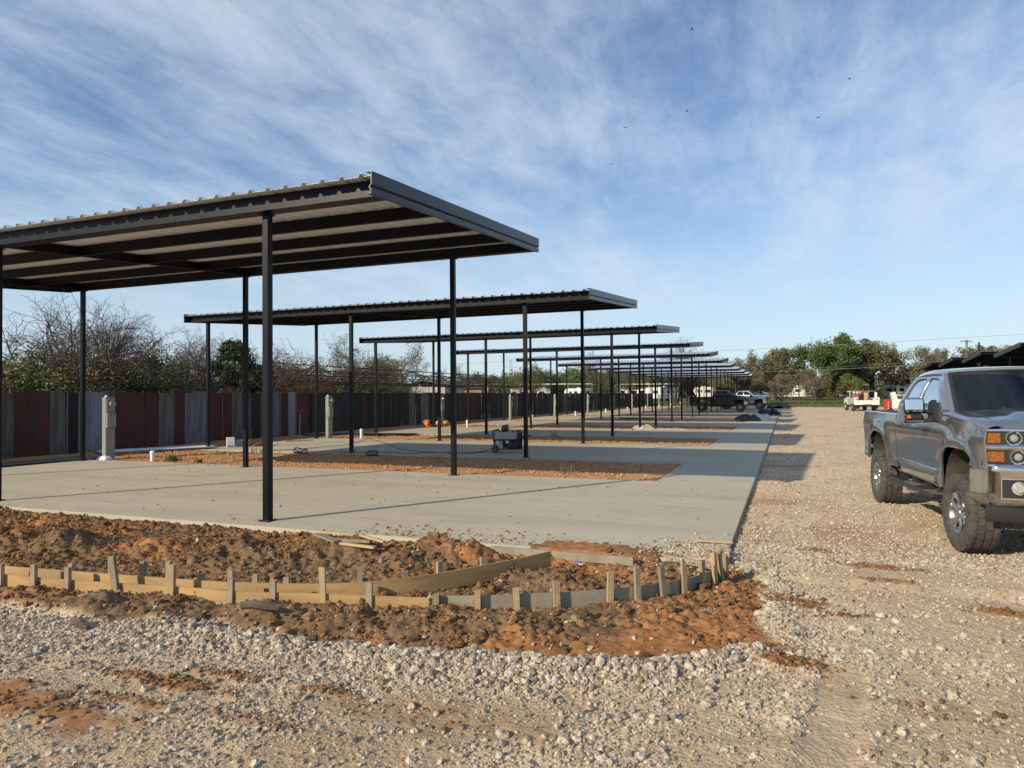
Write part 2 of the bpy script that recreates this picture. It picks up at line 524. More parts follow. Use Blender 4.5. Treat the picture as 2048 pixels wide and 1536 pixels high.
for (mx, my, rx, ry, w) in [(20, 1400, .9, .22, .9), (330, 1362, .55, .10, .9), (480, 1352, .4, .08, .7), (250, 1400, .5, .06, .7), (660, 1382, .22, .05, .8), (1590, 1330, .22, .12, 1.), (2030, 1228, .35, .10, 1.),
                            (1770, 1140, .5, .12, .8), (1640, 1105, .25, .1, .7), (1560, 1205, .5, .2, .85), (1500, 1292, .5, .12, .8), (1690, 1230, .25, .08, .5), (860, 1430, .8, .25, .35), (1880, 1420, .5, .15, .3), (500, 1437, .5, .08, .5), (1780, 1165, .3, .08, .6)]:
    q = at_z(mx, my, -0.06)
    PATCH.append((q[0], q[1], rx, ry, w))
TRK = [at_z(1640, 1600, -.06)[:2], at_z(1690, 1330, -.06)[:2]]

def terrain(x, y):
    """height, soil share, redness of the foreground"""
    wob = 0.22 * (fbm(x * 1.6, y * 1.6, 4, 3) - .5) * 2
    wob2 = 0.10 * (fbm(x * 5, y * 5, 3, 4) - .5) * 2
    sd = np.minimum(y - np.interp(x, G_X, G_Y), np.interp(y, XR_Y, XR_X) - x) + wob * .5 + wob2
    soil = sstep(-0.07, 0.07, sd)
    # levels
    base = -0.065 + 0.03 * (fbm(x * .35, y * .35, 3, 9) - .5)
    yf = np.interp(x, FRONT[:, 0], FRONT[:, 1]); yb = np.interp(x, BACK[:, 0], BACK[:, 1])
    yb = np.where(x > -2.35, 9.0, yb)
    t = sstep(0, 0.75, sd)
    lvl = base * (1 - t) + np.interp(x, [-3.2, -2.2], [-0.01, -.035]) * t
    behind = sstep(-0.02, 0.03, y - yf - .03)
    lvl = lvl - behind * 0.035
    gap = np.where((y > yf + .03) & (y < yb - .01) & (x < -2.4), 1.0, 0.0) * sstep(.45, .15, yb - yf)
    mz = np.zeros_like(x)
    for (cx, cy, r, h) in MOUNDS:
        d2 = ((x - cx) ** 2 + ((y - cy) * 1.15) ** 2) / (r * r)
        mz = mz + h * np.exp(-d2 * 1.3)
    lump = np.abs(fbm(x * 3.1, y * 3.1, 4, 21) - .5) * 2
    mz = 1.35 * mz * (0.75 + .8 * lump)
    cl = (0.55 - np.clip(worley(x * 7.5 + wob, y * 7.5, 5), 0, .75)) * .05 * sstep(.35, .62, fbm(x * 2.1, y * 2.1, 2, 40))
    cl = cl + (0.5 - np.clip(worley(x * 19, y * 19 + wob, 6), 0, .75)) * .026
    cl = cl + (fbm(x * 2.4, y * 2.4, 4, 12) - .5) * .085 + (fbm(x * 13, y * 13, 4, 14, .7) - .5) * .075
    far_slab = sstep(7.62, 7.45, y)
    soft = sstep(-0.02, .35, sd) * (1 - .55 * sstep(.35, .05, yf - y) * (y < yf + .02))
    bury = sstep(.9, .25, np.abs(x + .9)) * sstep(5.6, 5.0, y)      # the flat trodden red part stays smooth
    z = lvl + soil * (mz + cl * (0.45 + 0.75 * soft) * (1 - .65 * bury))
    # gravel: ridge of loose stone along the soil, fine relief, worn wheel track
    ridge = np.exp(-((sd + .20) / .17) ** 2) * sstep(-5.2, -4.2, x) * sstep(0.3, -.3, x)
    z = z + (1 - soil) * (ridge * .055 + (fbm(x * 4, y * 4, 4, 51) - .5) * .035 + (fbm(x * 22, y * 22, 3, 52) - .5) * .009)
    a, b = TRK
    dx, dy = b[0] - a[0], b[1] - a[1]
    L = math.hypot(dx, dy)
    s = ((x - a[0]) * dx + (y - a[1]) * dy) / L
    dist = np.abs((x - a[0]) * dy - (y - a[1]) * dx) / L
    trk = sstep(.17, .09, dist + .05 * (fbm(x * 9, y * 9, 2, 61) - .5)) * sstep(L + .15, L - .2, s)
    z = z - trk * .014 * (1 - soil) + (1 - soil) * .010 * np.exp(-((dist - .2) / .07) ** 2) * sstep(L + .1, L - .2, s)
    z = z - gap * soil * .05
    # next to and under the concrete
    onpad = (y > PAD_A - .02) & (x < DRIVE_X + .03)
    smear = sstep(.52, .62, fbm(x * 3.2, y * 3.2, 4, 71) + .55 * np.exp(-(((x + 1.95) / .85) ** 2 + ((y - 7.62) / .36) ** 2)) - .18)
    mh = np.zeros_like(x)
    for (cx, cy, r, h) in MOUNDS[:6]:
        mh = np.maximum(mh, np.exp(-(((x - cx) ** 2 + (y - cy) ** 2) / (r * r * 2.0))))
    smear = smear * ((x > -3.4) & (y < 8.35))
    pz = np.where(smear > .3, 0.006 + .016 * smear * vnoise(x * 22, y * 22, 3), -0.10)
    corner = sstep(.45, .1, np.hypot(x + .72, (y - 7.7) * .8)) * .05
    pz = np.maximum(pz, np.where(corner > .012, corner * (0.6 + .5 * vnoise(x * 14, y * 14, 5)), -.1))
    edge = sstep(7.2, PAD_A, y)
    zz = np.where(onpad, pz, z * (1 - edge * .75) + edge * .75 * (-0.03 + .02 * (vnoise(x * 9, y * 9, 8) - .5) + .5 * z * (x < -3.2)))
    nearedge = (x > DRIVE_X) & (x < DRIVE_X + .5) & (y > 8.0)
    zz = np.where(nearedge, np.minimum(zz, -0.02), zz)
    soil = np.where(onpad, np.where(x > -1.15, .25, 1.0), soil)
    pt = np.zeros_like(x)
    for (cx, cy, rx, ry, w) in PATCH:
        d = np.sqrt(((x - cx) / rx) ** 2 + ((y - cy) / ry) ** 2) + (fbm(x * 6, y * 6, 4, 81) - .5) * 1.5
        pt = np.maximum(pt, w * sstep(1.15, .45, d))
    pt = pt * (1 - soil)
    zz = zz + pt * (.01 + .03 * np.clip(vnoise(x * 16, y * 16, 33) - .5, 0, 1))
    red = sstep(.38, .74, fbm(x * 1.3, y * 1.3, 4, 91) + .35 * np.exp(-((sd - .15) / .3) ** 2) * (x > -3) - .06 + .12 * (y > 6.6))
    red = np.maximum(red * soil, pt)
    dust = sstep(.44, .58, fbm(x * 1.1, y * 1.1, 4, 123) + .10 * sstep(-1.2, -2.4, x) * sstep(3.9, 3.5, y)) * sstep(-.30, -.8, sd) * np.where(x > .2, .75, 1.0)
    return zz, np.maximum(soil, pt), red, sd, trk, ridge, np.maximum(dust * .85, trk * .6) * (1 - soil)

def ground_material():
    m = bpy.data.materials.new('gravel_and_red_soil'); m.use_nodes = True
    t = m.node_tree; b = t.nodes['Principled BSDF']
    N = t.nodes.new; Lk = t.links.new
    tcn = N('ShaderNodeTexCoord')
    def noise(scale, detail=5, rough=.6, vec=None):
        n = N('ShaderNodeTexNoise'); n.inputs['Scale'].default_value = scale; n.inputs['Detail'].default_value = detail; n.inputs['Roughness'].default_value = rough
        Lk(vec or tcn.outputs['Object'], n.inputs['Vector']); return n
    def ramp(fac, stops):
        r = N('ShaderNodeValToRGB'); Lk(fac, r.inputs[0])
        e = r.color_ramp.elements
        while len(e) < len(stops): e.new(.5)
        for q, (p, c) in zip(e, stops): q.position = p; q.color = (*c, 1)
        return r.outputs[0]
    def mix(fac, a, c, blend='MIX'):
        x = N('ShaderNodeMix'); x.data_type = 'RGBA'; x.blend_type = blend
        for sk, v in ((x.inputs[0], fac), (x.inputs[6], a), (x.inputs[7], c)):
            if isinstance(v, (int, float)): sk.default_value = v
            elif isinstance(v, tuple): sk.default_value = (*v, 1)
            else: Lk(v, sk)
        return x.outputs[2]
    a1 = N('ShaderNodeAttribute'); a1.attribute_name = 'soil'
    a2 = N('ShaderNodeAttribute'); a2.attribute_name = 'red'
    # gravel: stones of two sizes in dusty fines
    v1 = N('ShaderNodeTexVoronoi'); v1.inputs['Scale'].default_value = 34; Lk(tcn.outputs['Object'], v1.inputs['Vector'])
    v2 = N('ShaderNodeTexVoronoi'); v2.inputs['Scale'].default_value = 80; Lk(tcn.outputs['Object'], v2.inputs['Vector'])
    s1 = N('ShaderNodeSeparateColor'); Lk(v1.outputs['Color'], s1.inputs[0])
    s2 = N('ShaderNodeSeparateColor'); Lk(v2.outputs['Color'], s2.inputs[0])
    c1 = ramp(s1.outputs[0], [(0, (.22, .165, .11)), (.35, (.36, .285, .195)), (.75, (.46, .375, .27)), (1, (.58, .50, .385))])
    c2 = ramp(s2.outputs[0], [(0, (.21, .16, .11)), (.5, (.39, .31, .215)), (1, (.50, .415, .305))])
    gcol = mix(.5, c1, c2)
    big = noise(.45, 6)
    fines = ramp(big.outputs[0], [(.32, (.44, .325, .205)), (.5, (.57, .445, .30)), (.68, (.65, .53, .375))])
    gcol = mix(.62, gcol, fines); gcol = mix(1.0, gcol, (1.12, 1.10, 1.08), 'MULTIPLY'); a4 = N('ShaderNodeAttribute'); a4.attribute_name = 'dust'; gcol = mix(a4.outputs['Fac'], gcol, ramp(big.outputs[0], [(.3, (.33, .230, .140)), (.7, (.48, .365, .245))]))
    # soil
    n3 = noise(7, 6, .65); n4 = noise(1.1, 4)
    brown = ramp(n3.outputs[0], [(.3, (.095, .060, .034)), (.5, (.17, .108, .061)), (.7, (.26, .172, .102))])
    redc = ramp(n3.outputs[0], [(.3, (.22, .094, .034)), (.5, (.335, .153, .060)), (.7, (.43, .218, .097))])
    scol = mix(a2.outputs['Fac'], brown, redc)
    a3 = N('ShaderNodeAttribute'); a3.attribute_name = 'dry'
    dry = ramp(n3.outputs[0], [(.3, (.32, .160, .072)), (.5, (.44, .235, .112)), (.7, (.53, .31, .16))])
    scol = mix(a3.outputs['Fac'], scol, dry)
    col = mix(a1.outputs['Fac'], gcol, scol)
    Lk(col, b.inputs['Base Color'])
    b.inputs['Roughness'].default_value = 0.95
    b.inputs['Specular IOR Level'].default_value = 0.15
    # relief
    inv = N('ShaderNodeMath'); inv.operation = 'SUBTRACT'; inv.inputs[0].default_value = 1; Lk(v1.outputs['Distance'], inv.inputs[1])
    inv2 = N('ShaderNodeMath'); inv2.operation = 'MULTIPLY_ADD'; Lk(v2.outputs['Distance'], inv2.inputs[0]); inv2.inputs[1].default_value = -.5; Lk(inv.outputs[0], inv2.inputs[2])
    n5 = noise(45, 6, .7)
    hm = mix(a1.outputs['Fac'], inv2.outputs[0], n5.outputs[0])
    bp = N('ShaderNodeBump'); bp.inputs['Strength'].default_value = .8; bp.inputs['Distance'].default_value = .009
    Lk(hm, bp.inputs['Height']); Lk(bp.outputs[0], b.inputs['Normal'])
    return m
GROUND = ground_material()

def patch_mesh(name, xs, ys, keep, m, label_kind='structure'):
    X, Y = np.meshgrid(xs, ys)
    Z, soil, red, sd_, tk_, rg_, dust = terrain(X, Y)
    k = keep(X, Y)
    ny, nx = X.shape
    idx = np.arange(ny * nx).reshape(ny, nx)
    q = np.stack([idx[:-1, :-1], idx[:-1, 1:], idx[1:, 1:], idx[1:, :-1]], -1)
    kk = k[:-1, :-1] & k[:-1, 1:] & k[1:, 1:] & k[1:, :-1]
    F = q[kk]
    used = np.zeros(ny * nx, bool); used[F.ravel()] = True
    rm = np.cumsum(used) - 1
    V = np.stack([X.ravel(), Y.ravel(), Z.ravel()], -1)[used]
    o = np_mesh(name, V, rm[F], m, True, {'soil': soil.ravel()[used], 'red': red.ravel()[used], 'dust': dust.ravel()[used]})
    tag(o, kind='structure')
    return o

H = 0.0165
patch_mesh('dug_ground', np.arange(-15.5, 5.2, H), np.arange(1.3, 9.0, H),
           lambda x, y: (x > -1.64 * y - 1.2) & (x < .30 * y + .9) & ~((y > 8.5) & (x < -1.0)), GROUND)

# the drive further on
def coarse(name, xs, ys, zf, soilf, redf, m):
    X, Y = np.meshgrid(xs, ys)
    ny, nx = X.shape
    idx = np.arange(ny * nx).reshape(ny, nx)
    F = np.stack([idx[:-1, :-1], idx[:-1, 1:], idx[1:, 1:], idx[1:, :-1]], -1).reshape(-1, 4)
    V = np.stack([X.ravel(), Y.ravel(), zf(X, Y).ravel()], -1)
    o = np_mesh(name, V, F, m, True, {'soil': soilf(X, Y).ravel(), 'red': redf(X, Y).ravel(), 'dry': np.full(X.size, 1.0 if name == 'dirt_yard' else 0.0)})
    return tag(o, kind='structure')
def drive_z(x, y):
    z = -0.065 + 0.03 * (fbm(x * .35, y * .35, 3, 9) - .5) + (fbm(x * 4, y * 4, 4, 51) - .5) * .035
    z = z + .02 * np.exp(-((x - 1.2) / .35) ** 2) * 0
    return np.where(x < DRIVE_X + .02, -.11, np.where(x < DRIVE_X + .35, np.minimum(z, -.035), z))
coarse('gravel_drive', np.concatenate([np.arange(-.9, 5, .12), np.arange(5, 14.5, .5)]), np.concatenate([np.arange(8.9, 30, .15), np.arange(30, 101, .6)]),
       drive_z, lambda x, y: sstep(.66, .78, fbm(x * .8, y * .8, 4, 17)) * .6 + .5 * sstep(.5, 1.5, x - 12.5), lambda x, y: np.ones_like(x), GROUND)
coarse('gravel_verge', np.arange(-46, 46, 2.), np.arange(-90, 9.5, 2.), lambda x, y: np.full_like(x, -.125), lambda x, y: np.zeros_like(x), lambda x, y: np.zeros_like(x), GROUND)

# red dirt yard under and between the pads
def bay_phase(y):
    return np.mod(y - PAD_A, SP)
def yard_z(x, y):
    ph = bay_phase(y)
    slab = ((ph < PAD_B - PAD_A) & (x > PAD_X0) & (x < PAD_X1) & (y < PAD_A + SP * NB)) | (x > PAD_X1)
    edge = np.minimum(ph - (PAD_B - PAD_A), SP - ph)
    z = -0.03 + .05 * (fbm(x * .7, y * .7, 4, 23) - .35) + .06 * (fbm(x * 3.3, y * 3.3, 4, 25) - .5) * sstep(.0, .4, edge) + .03 * (fbm(x * 9, y * 9, 3, 27) - .5)
    z = z + .10 * np.exp(-((x + 20.6) / .55) ** 2) * fbm(x * .5, y * .8, 3, 29)
    z = np.where(slab, -.10, np.where((x > PAD_X0) & (x < PAD_X1), np.minimum(z, .03), z))
    return z
yard_soil = lambda x, y: np.ones_like(x)
yard_red = lambda x, y: np.clip(.55 + .7 * (fbm(x * .6, y * .6, 4, 31) - .5) + .3 * sstep(0, 1, bay_phase(y) - 6), 0, 1)
def yard(name, xs, ys):
    return coarse(name, xs, ys, yard_z, yard_soil, yard_red, GROUND)
yard('dirt_yard', np.arange(-26, -.8, .09), np.arange(8.0, 31, .09))
yard('dirt_yard', np.arange(-26, -.8, .3), np.arange(30.9, 128, .3))

# wide ground
def far_z(x, y):
    return -0.16 + np.clip(y - 104, 0, 60) * .0105 + .0 * x
GRASSM = mat('rough_grass', (0.075, 0.115, 0.03), 0.95, 0, (0.16, 0.135, 0.07), 0.12, detail=8, bump=.5, bscale=6, spec=.1, mixlo=.42, mixhi=.62)
xs = np.concatenate([[-1500, -700, -300, -150, -90], np.arange(-60, 61, 6), [90, 150, 300, 700, 1500]])
ys = np.concatenate([[-300, -100, -40, -15, -5, 0, 4], np.arange(8, 180, 4), [200, 260, 400, 700, 1200, 2600]])
coarse('ground', xs, ys, far_z, lambda x, y: x * 0, lambda x, y: x * 0, GRASSM)
ROADM = mat('pale_road', (0.42, 0.37, 0.30), 0.95, 0, (0.33, 0.29, 0.22), .8, detail=5)
coarse('country_road', np.arange(-160, 161, 8), np.array([133.0, 135, 138.0]), lambda x, y: far_z(x, y) + .03, lambda x, y: x * 0, lambda x, y: x * 0, ROADM)
coarse('site_edge', np.arange(-30, 41, 1.), np.arange(99, 109, .5), lambda x, y: far_z(x, y) + .05 + .22 * np.clip(fbm(x * .35, y * .5, 4, 77) - .42, 0, 1) * sstep(108.6, 105, y), lambda x, y: np.ones_like(x), lambda x, y: fbm(x * .3, y * .3, 3, 5), GROUND)

# ------------------------------------------------------------------ concrete
CONC = mat('broomed_concrete', (0.49, 0.44, 0.335), 0.85, 0, (0.39, 0.35, 0.275), 0.34, detail=7, bump=.12, bscale=14, stretch=(.5, 3.0, 1), spec=.25, coords='Object', mixlo=.3, mixhi=.7)
CONC_D = mat('drive_concrete', (0.475, 0.43, 0.335), 0.85, 0, (0.395, 0.36, 0.285), 0.6, detail=7, bump=.14, bscale=14, stretch=(2.2, .6, 1), spec=.25, mixlo=.3, mixhi=.7)
def weather(m):
    # muddy smears, curing blotches and fine broom lines
    t = m.node_tree; b = t.nodes['Principled BSDF']; N = t.nodes.new; Lk = t.links.new
    src = b.inputs['Base Color'].links[0].from_socket
    tcn = N('ShaderNodeTexCoord')
    def lay(src, scale, detail, lo, hi, col, amt, st=(1, 1, 1), dist=0.0):
        mp = N('ShaderNodeMapping'); mp.inputs['Scale'].default_value = st; Lk(tcn.outputs['Object'], mp.inputs[0])
        n = N('ShaderNodeTexNoise'); n.inputs['Scale'].default_value = scale; n.inputs['Detail'].default_value = detail; n.inputs['Roughness'].default_value = .65; n.inputs['Distortion'].default_value = dist
        Lk(mp.outputs[0], n.inputs['Vector'])
        r = N('ShaderNodeMapRange'); Lk(n.outputs[0], r.inputs[0]); r.inputs[1].default_value = lo; r.inputs[2].default_value = hi; r.inputs[4].default_value = amt
        x = N('ShaderNodeMix'); x.data_type = 'RGBA'; Lk(r.outputs[0], x.inputs[0]); Lk(src, x.inputs[6]); x.inputs[7].default_value = (*col, 1)
        return x.outputs[2]
    src = lay(src, .55, 8, .56, .74, (.33, .235, .15), .45)
    src = lay(src, .8, 6, .52, .70, (.50, .47, .39), .40, dist=1.5)
    src = lay(src, 9.0, 3, .45, .75, (.28, .255, .20), .30, st=(.08, 4.0, 1))
    src = lay(src, 1.3, 4, .60, .66, (.26, .235, .19), .35, st=(.35, 2.2, 1), dist=.8)
    Lk(src, b.inputs['Base Color'])
weather(CONC); weather(CONC_D)
pav = thing('concrete_paving', None, None); tag(pav, kind='structure')
def slab(x0, x1, y0, y1, m):
    g = .0024
    o = MB().box(((x0 + x1) / 2, (y0 + y1) / 2, -.06), (x1 - x0 - g, y1 - y0 - g, .12), b=.003).build('slab', m, pav)
    return o
for k in range(NB):
    a, b = PAD_A + SP * k, PAD_B + SP * k
    if k == 0:
        xsl = [PAD_X0, -12.9, -8.3, DRIVE_X]
    else:
        xsl = [PAD_X0, -12.9, -7.6, DRIVE_X]
    for i in range(3):
        slab(xsl[i], xsl[i + 1], a, b, CONC)
    slab(PAD_X1, DRIVE_X, b, a + SP, CONC_D)

# ------------------------------------------------------------------ loose stones and clods (too many to count)
def scatter(name, label, cat, pts, r, m, seed, subdiv=2, rough=.55, flat=(1, 1, .75)):
    rng = np.random.default_rng(seed)
    n = len(pts)
    me = bpy.data.meshes.new(name)
    me.vertices.add(n); me.vertices.foreach_set('co', np.asarray(pts, np.float32).ravel())
    def at(an, ty, key, v):
        a = me.attributes.new(an, ty, 'POINT'); a.data.foreach_set(key, np.asarray(v).ravel())
    at('sc', 'FLOAT_VECTOR', 'vector', (r[:, None] * (np.array(flat) * rng.uniform(.75, 1.3, (n, 3)))).astype(np.float32))
    at('ro', 'FLOAT_VECTOR', 'vector', np.stack([rng.normal(0, .45, n), rng.normal(0, .45, n), rng.uniform(0, 6.283, n)], -1).astype(np.float32))
    at('vi', 'INT', 'value', rng.integers(0, 6, n).astype(np.int32))
    me.update()
    o = bpy.data.objects.new(name, me); COL.objects.link(o)
    me.materials.append(m)
    tag(o, label, cat, None, 'stuff')
    ng = bpy.data.node_groups.new(name + '_nodes', 'GeometryNodeTree')
    ng.interface.new_socket('Geometry', in_out='INPUT', socket_type='NodeSocketGeometry')
    ng.interface.new_socket('Geometry', in_out='OUTPUT', socket_type='NodeSocketGeometry')
    N = ng.nodes.new; Lk = ng.links.new
    gi = N('NodeGroupInput'); go = N('NodeGroupOutput')
    g2i = N('GeometryNodeGeometryToInstance')
    for i in range(6):
        ic = N('GeometryNodeMeshIcoSphere'); ic.inputs['Subdivisions'].default_value = subdiv; ic.inputs['Radius'].default_value = 1
        pos = N('GeometryNodeInputPosition')
        ad = N('ShaderNodeVectorMath'); ad.operation = 'ADD'; ad.inputs[1].default_value = (i * 7.3 + seed, i * 3.1, i * 1.7)
        Lk(pos.outputs[0], ad.inputs[0])
        no = N('ShaderNodeTexNoise'); no.inputs['Scale'].default_value = .95; no.inputs['Detail'].default_value = 1.5
        Lk(ad.outputs[0], no.inputs['Vector'])
        sb = N('ShaderNodeVectorMath'); sb.operation = 'SUBTRACT'; sb.inputs[1].default_value = (.5, .5, .5)
        Lk(no.outputs['Color'], sb.inputs[0])
        ml = N('ShaderNodeVectorMath'); ml.operation = 'SCALE'; ml.inputs['Scale'].default_value = rough * 3
        Lk(sb.outputs[0], ml.inputs[0])
        sp_ = N('GeometryNodeSetPosition'); Lk(ic.outputs[0], sp_.inputs['Geometry']); Lk(ml.outputs[0], sp_.inputs['Offset'])
        sm = N('GeometryNodeSetMaterial'); sm.inputs['Material'].default_value = m; Lk(sp_.outputs[0], sm.inputs[0])
        Lk(sm.outputs[0], g2i.inputs[0])
    def na(n_, ty):
        q = N('GeometryNodeInputNamedAttribute'); q.data_type = ty; q.inputs['Name'].default_value = n_
        return q.outputs['Attribute']
    ip = N('GeometryNodeInstanceOnPoints')
    Lk(gi.outputs[0], ip.inputs['Points']); Lk(g2i.outputs[0], ip.inputs['Instance'])
    ip.inputs['Pick Instance'].default_value = True
    Lk(na('vi', 'INT'), ip.inputs['Instance Index'])
    Lk(na('ro', 'FLOAT_VECTOR'), ip.inputs['Rotation'])
    Lk(na('sc', 'FLOAT_VECTOR'), ip.inputs['Scale'])
    Lk(ip.outputs[0], go.inputs[0])
    md = o.modifiers.new('stones', 'NODES'); md.node_group = ng
    return o
STONE = mat('limestone_stone', (0.24, 0.19, 0.138), 0.95, 0, (0.53, 0.46, 0.365), 1.2, detail=3, rnd=1.3, spec=.15, bump=.3, bscale=4)
CLODM = mat('soil_clod', (0.10, 0.063, 0.036), 0.97, 0, (0.31, 0.165, 0.077), 1.2, detail=3, rnd=1.1, spec=.1, bump=.4, bscale=5)
def in_view(x, y):
    return (x > -1.62 * y - .5) & (x < .285 * y + .5)
rng = np.random.default_rng(11)
P = []; RR = []
n = 330000
x = rng.uniform(-8.5, 3.2, n); y = 1.6 + rng.power(1.3, n) * 6.8
k = in_view(x, y); x, y = x[k], y[k]
z, soil, red, sd, trk, ridge, dust = terrain(x, y)
finesz = dust                                       # compacted dusty areas carry few stones
dens = (1 - soil) * (1 - .85 * finesz) * (1 - .95 * trk) * np.where(x > -.1, np.where(y > 5.5, .45, .62), 1.0)
dens = np.where((y > 6.8), dens * .75, dens)
kk = rng.random(len(x)) < dens * .78
r = np.exp(rng.normal(math.log(.0062), .50, len(x)))
r = np.where((ridge > .25) & (rng.random(len(x)) < .6), np.exp(rng.normal(math.log(.0115), .45, len(x))), r)
r = np.clip(r, .003, .034)
kk &= (r < .02) | (rng.random(len(x)) < .6)
kk &= ~((x < DRIVE_X) & (y > PAD_A))
r = np.where((rng.random(len(x)) < .02) & (y < 6.5), np.clip(np.exp(rng.normal(math.log(.019), .3, len(x))), .01, .034), r)
P.append(np.stack([x, y, z + r * .22], -1)[kk]); RR.append(r[kk])
# loose big stone along the ridge
n = 11000
x = rng.uniform(-4.6, -.2, n); y = rng.uniform(3.4, 5.4, n)
z, soil, red, sd, trk, ridge, dust = terrain(x, y)
kk = (rng.random(n) < ridge * 1.0) & (soil < .6)
r = np.clip(np.exp(rng.normal(math.log(.0155), .33, n)), .009, .032)
P.append(np.stack([x, y, z + r * rng.uniform(.1, .9, n)], -1)[kk]); RR.append(r[kk])
# drive further on
n = 105000
y = 8.3 + rng.random(n) ** 2.6 * 44.0; x = rng.uniform(-.6, 12, n)
k = in_view(x, y); x, y = x[k], y[k]
r = np.clip(np.exp(rng.normal(math.log(.0085), .4, len(x))), .005, .024)
P.append(np.stack([x, y, np.where(y < 9.05, terrain(x, y)[0], drive_z(x, y)) + r * .3], -1)); RR.append(r)
# spilled on the slab corner and few on soil
n = 900
x = rng.normal(-.85, .3, n); y = rng.normal(7.95, .35, n); r = np.clip(np.exp(rng.normal(math.log(.010), .4, n)), .005, .022)
z = np.maximum(terrain(x, y)[0], np.where(x < DRIVE_X, 0.0, -1)); k = x < -.3
P.append(np.stack([x, y, z + r * .4], -1)[k]); RR.append(r[k])
n = 900
x = rng.uniform(-7, -.3, n); y = rng.uniform(4, 7.4, n); z, soil, *_ = terrain(x, y); k = (soil > .6) & in_view(x, y)
r = np.clip(np.exp(rng.normal(math.log(.0085), .4, n)), .005, .03)
P.append(np.stack([x, y, z + r * .3], -1)[k]); RR.append(r[k])
scatter('gravel_stones', 'crushed pale limestone lying loose on the drive and yard', 'gravel', np.concatenate(P), np.concatenate(RR), STONE, 3)
# clods
P = []; RR = []
n = 85000
x = rng.uniform(-12.5, .5, n); y = rng.uniform(3.2, 7.6, n)
k = in_view(x, y); x, y = x[k], y[k]
z, soil, red, sd, trk, ridge, dust = terrain(x, y)
dn = sstep(.40, .62, fbm(x * 2.2, y * 2.2, 3, 140)) * .75 + .2
dn = dn * np.where((x > -1.6) & (y < 5.7), .35, 1)
kk = (soil > .5) & (rng.random(len(x)) < dn)
r = np.clip(np.exp(rng.normal(math.log(.0060), .70, len(x))), .0028, .045)
P.append(np.stack([x, y, z + r * .25], -1)[kk]); RR.append(r[kk])
for (cx, cy, rx, ry, w) in PATCH:
    m_ = int(260 * w) if ry > .09 else 60
    xx = cx + rng.normal(0, rx * .5, m_); yy = cy + rng.normal(0, ry * .5, m_)
    rr = np.clip(np.exp(rng.normal(math.log(.007), .5, m_)), .003, .022)
    P.append(np.stack([xx, yy, terrain(xx, yy)[0] + rr * .3], -1)); RR.append(rr)
n = 700                                             # crumbs on the concrete
x = rng.uniform(-5.2, -1.0, n); y = PAD_A + .05 + np.abs(rng.normal(0, .35, n)); r = np.clip(np.exp(rng.normal(math.log(.006), .5, n)), .003, .02)
P.append(np.stack([x, y, r * .4], -1)); RR.append(r)
n = 260
x = rng.uniform(-14, -1.0, n); y = rng.uniform(PAD_A, PAD_B, n); r = np.clip(np.exp(rng.normal(math.log(.007), .4, n)), .003, .018)
P.append(np.stack([x, y, r * .4], -1)); RR.append(r)
_P, _R = P, RR
P = []; RR = []
n = 30000                                           # crumbs between the pads
x = rng.uniform(-20, -2.5, n); y = PAD_B + rng.uniform(-.02, 3.9, n) + SP * rng.integers(0, 3, n); r = np.clip(np.exp(rng.normal(math.log(.010), .55, n)), .004, .04)
k = x < PAD_X1 - r; x, y, r = x[k], y[k], r[k]
dryclod = mat('dry_clod', (.30, .155, .072), .97, 0, (.52, .305, .16), 1.2, detail=3, rnd=1.0, spec=.1)
scatter('dry_soil_crumbs', 'crumbs of dry orange soil on the strips between the pads', 'soil', np.stack([x, y, yard_z(x, y) + r * .25], -1), r, dryclod, 19, rough=.5)
P, RR = _P, _R
scatter('soil_clods', 'clods of red and brown soil thrown over the dug ground', 'soil', np.concatenate(P), np.concatenate(RR), CLODM, 8, rough=.5)

# ------------------------------------------------------------------ curb formwork
def along(poly, n):
    d = np.r_[0, np.cumsum(np.hypot(*np.diff(poly, axis=0).T))]
    s = np.linspace(0, d[-1], n)
    return np.stack([np.interp(s, d, poly[:, 0]), np.interp(s, d, poly[:, 1])], -1)
def smooth_line(poly, n=160, it=12):
    q = along(np.asarray(poly, float), n)
    for _ in range(it):
        q[1:-1] = (q[:-2] + 2 * q[1:-1] + q[2:]) / 4
    return q
FL, BL = smooth_line(FRONT, 240), smooth_line(BACK, 200)
FL_top = lambda p: 0.078 + .012 * math.sin(p[0] * 1.3)
def board(name, label, line, m, h=.16, t=.014, top=None):
    nrm = np.gradient(line, axis=0); nrm = np.stack([nrm[:, 1], -nrm[:, 0]], -1); nrm /= np.linalg.norm(nrm, axis=1)[:, None]
    vs = []; fs = []
    for i, (p, nn) in enumerate(zip(line, nrm)):
        zt = top(p)
        for (o, z) in ((0, zt), (0, zt - h), (-t, zt - h), (-t, zt)):
            vs.append((p[0] + nn[0] * o, p[1] + nn[1] * o, z))
        if i:
            for j in range(4):
                fs.append(((i - 1) * 4 + j, (i - 1) * 4 + (j + 1) % 4, i * 4 + (j + 1) % 4, i * 4 + j))
    fs += [(3, 2, 1, 0), tuple(len(vs) - 4 + j for j in range(4))]
    o = MB().add(vs, fs).build(name, m)
    return tag(o, label, 'board')
def cut(line, x0, x1):
    return line[(line[:, 0] >= x0) & (line[:, 0] <= x1)]
board('form_board', 'tan hardboard form strip on the gravel side of the curb trench', cut(FL, -13, -4.45), TAN, top=FL_top)
board('form_board', 'tan hardboard form strip that laps onto the grey form board', cut(FL, -4.66, -2.72) + [0, -.016], TAN, top=FL_top)
board('form_board', 'long grey weathered form board curving towards the concrete corner', cut(FL, -2.78, -.2) + [0, .016], GREYB, top=lambda p: .085 + .008 * math.sin(p[0] * 2))
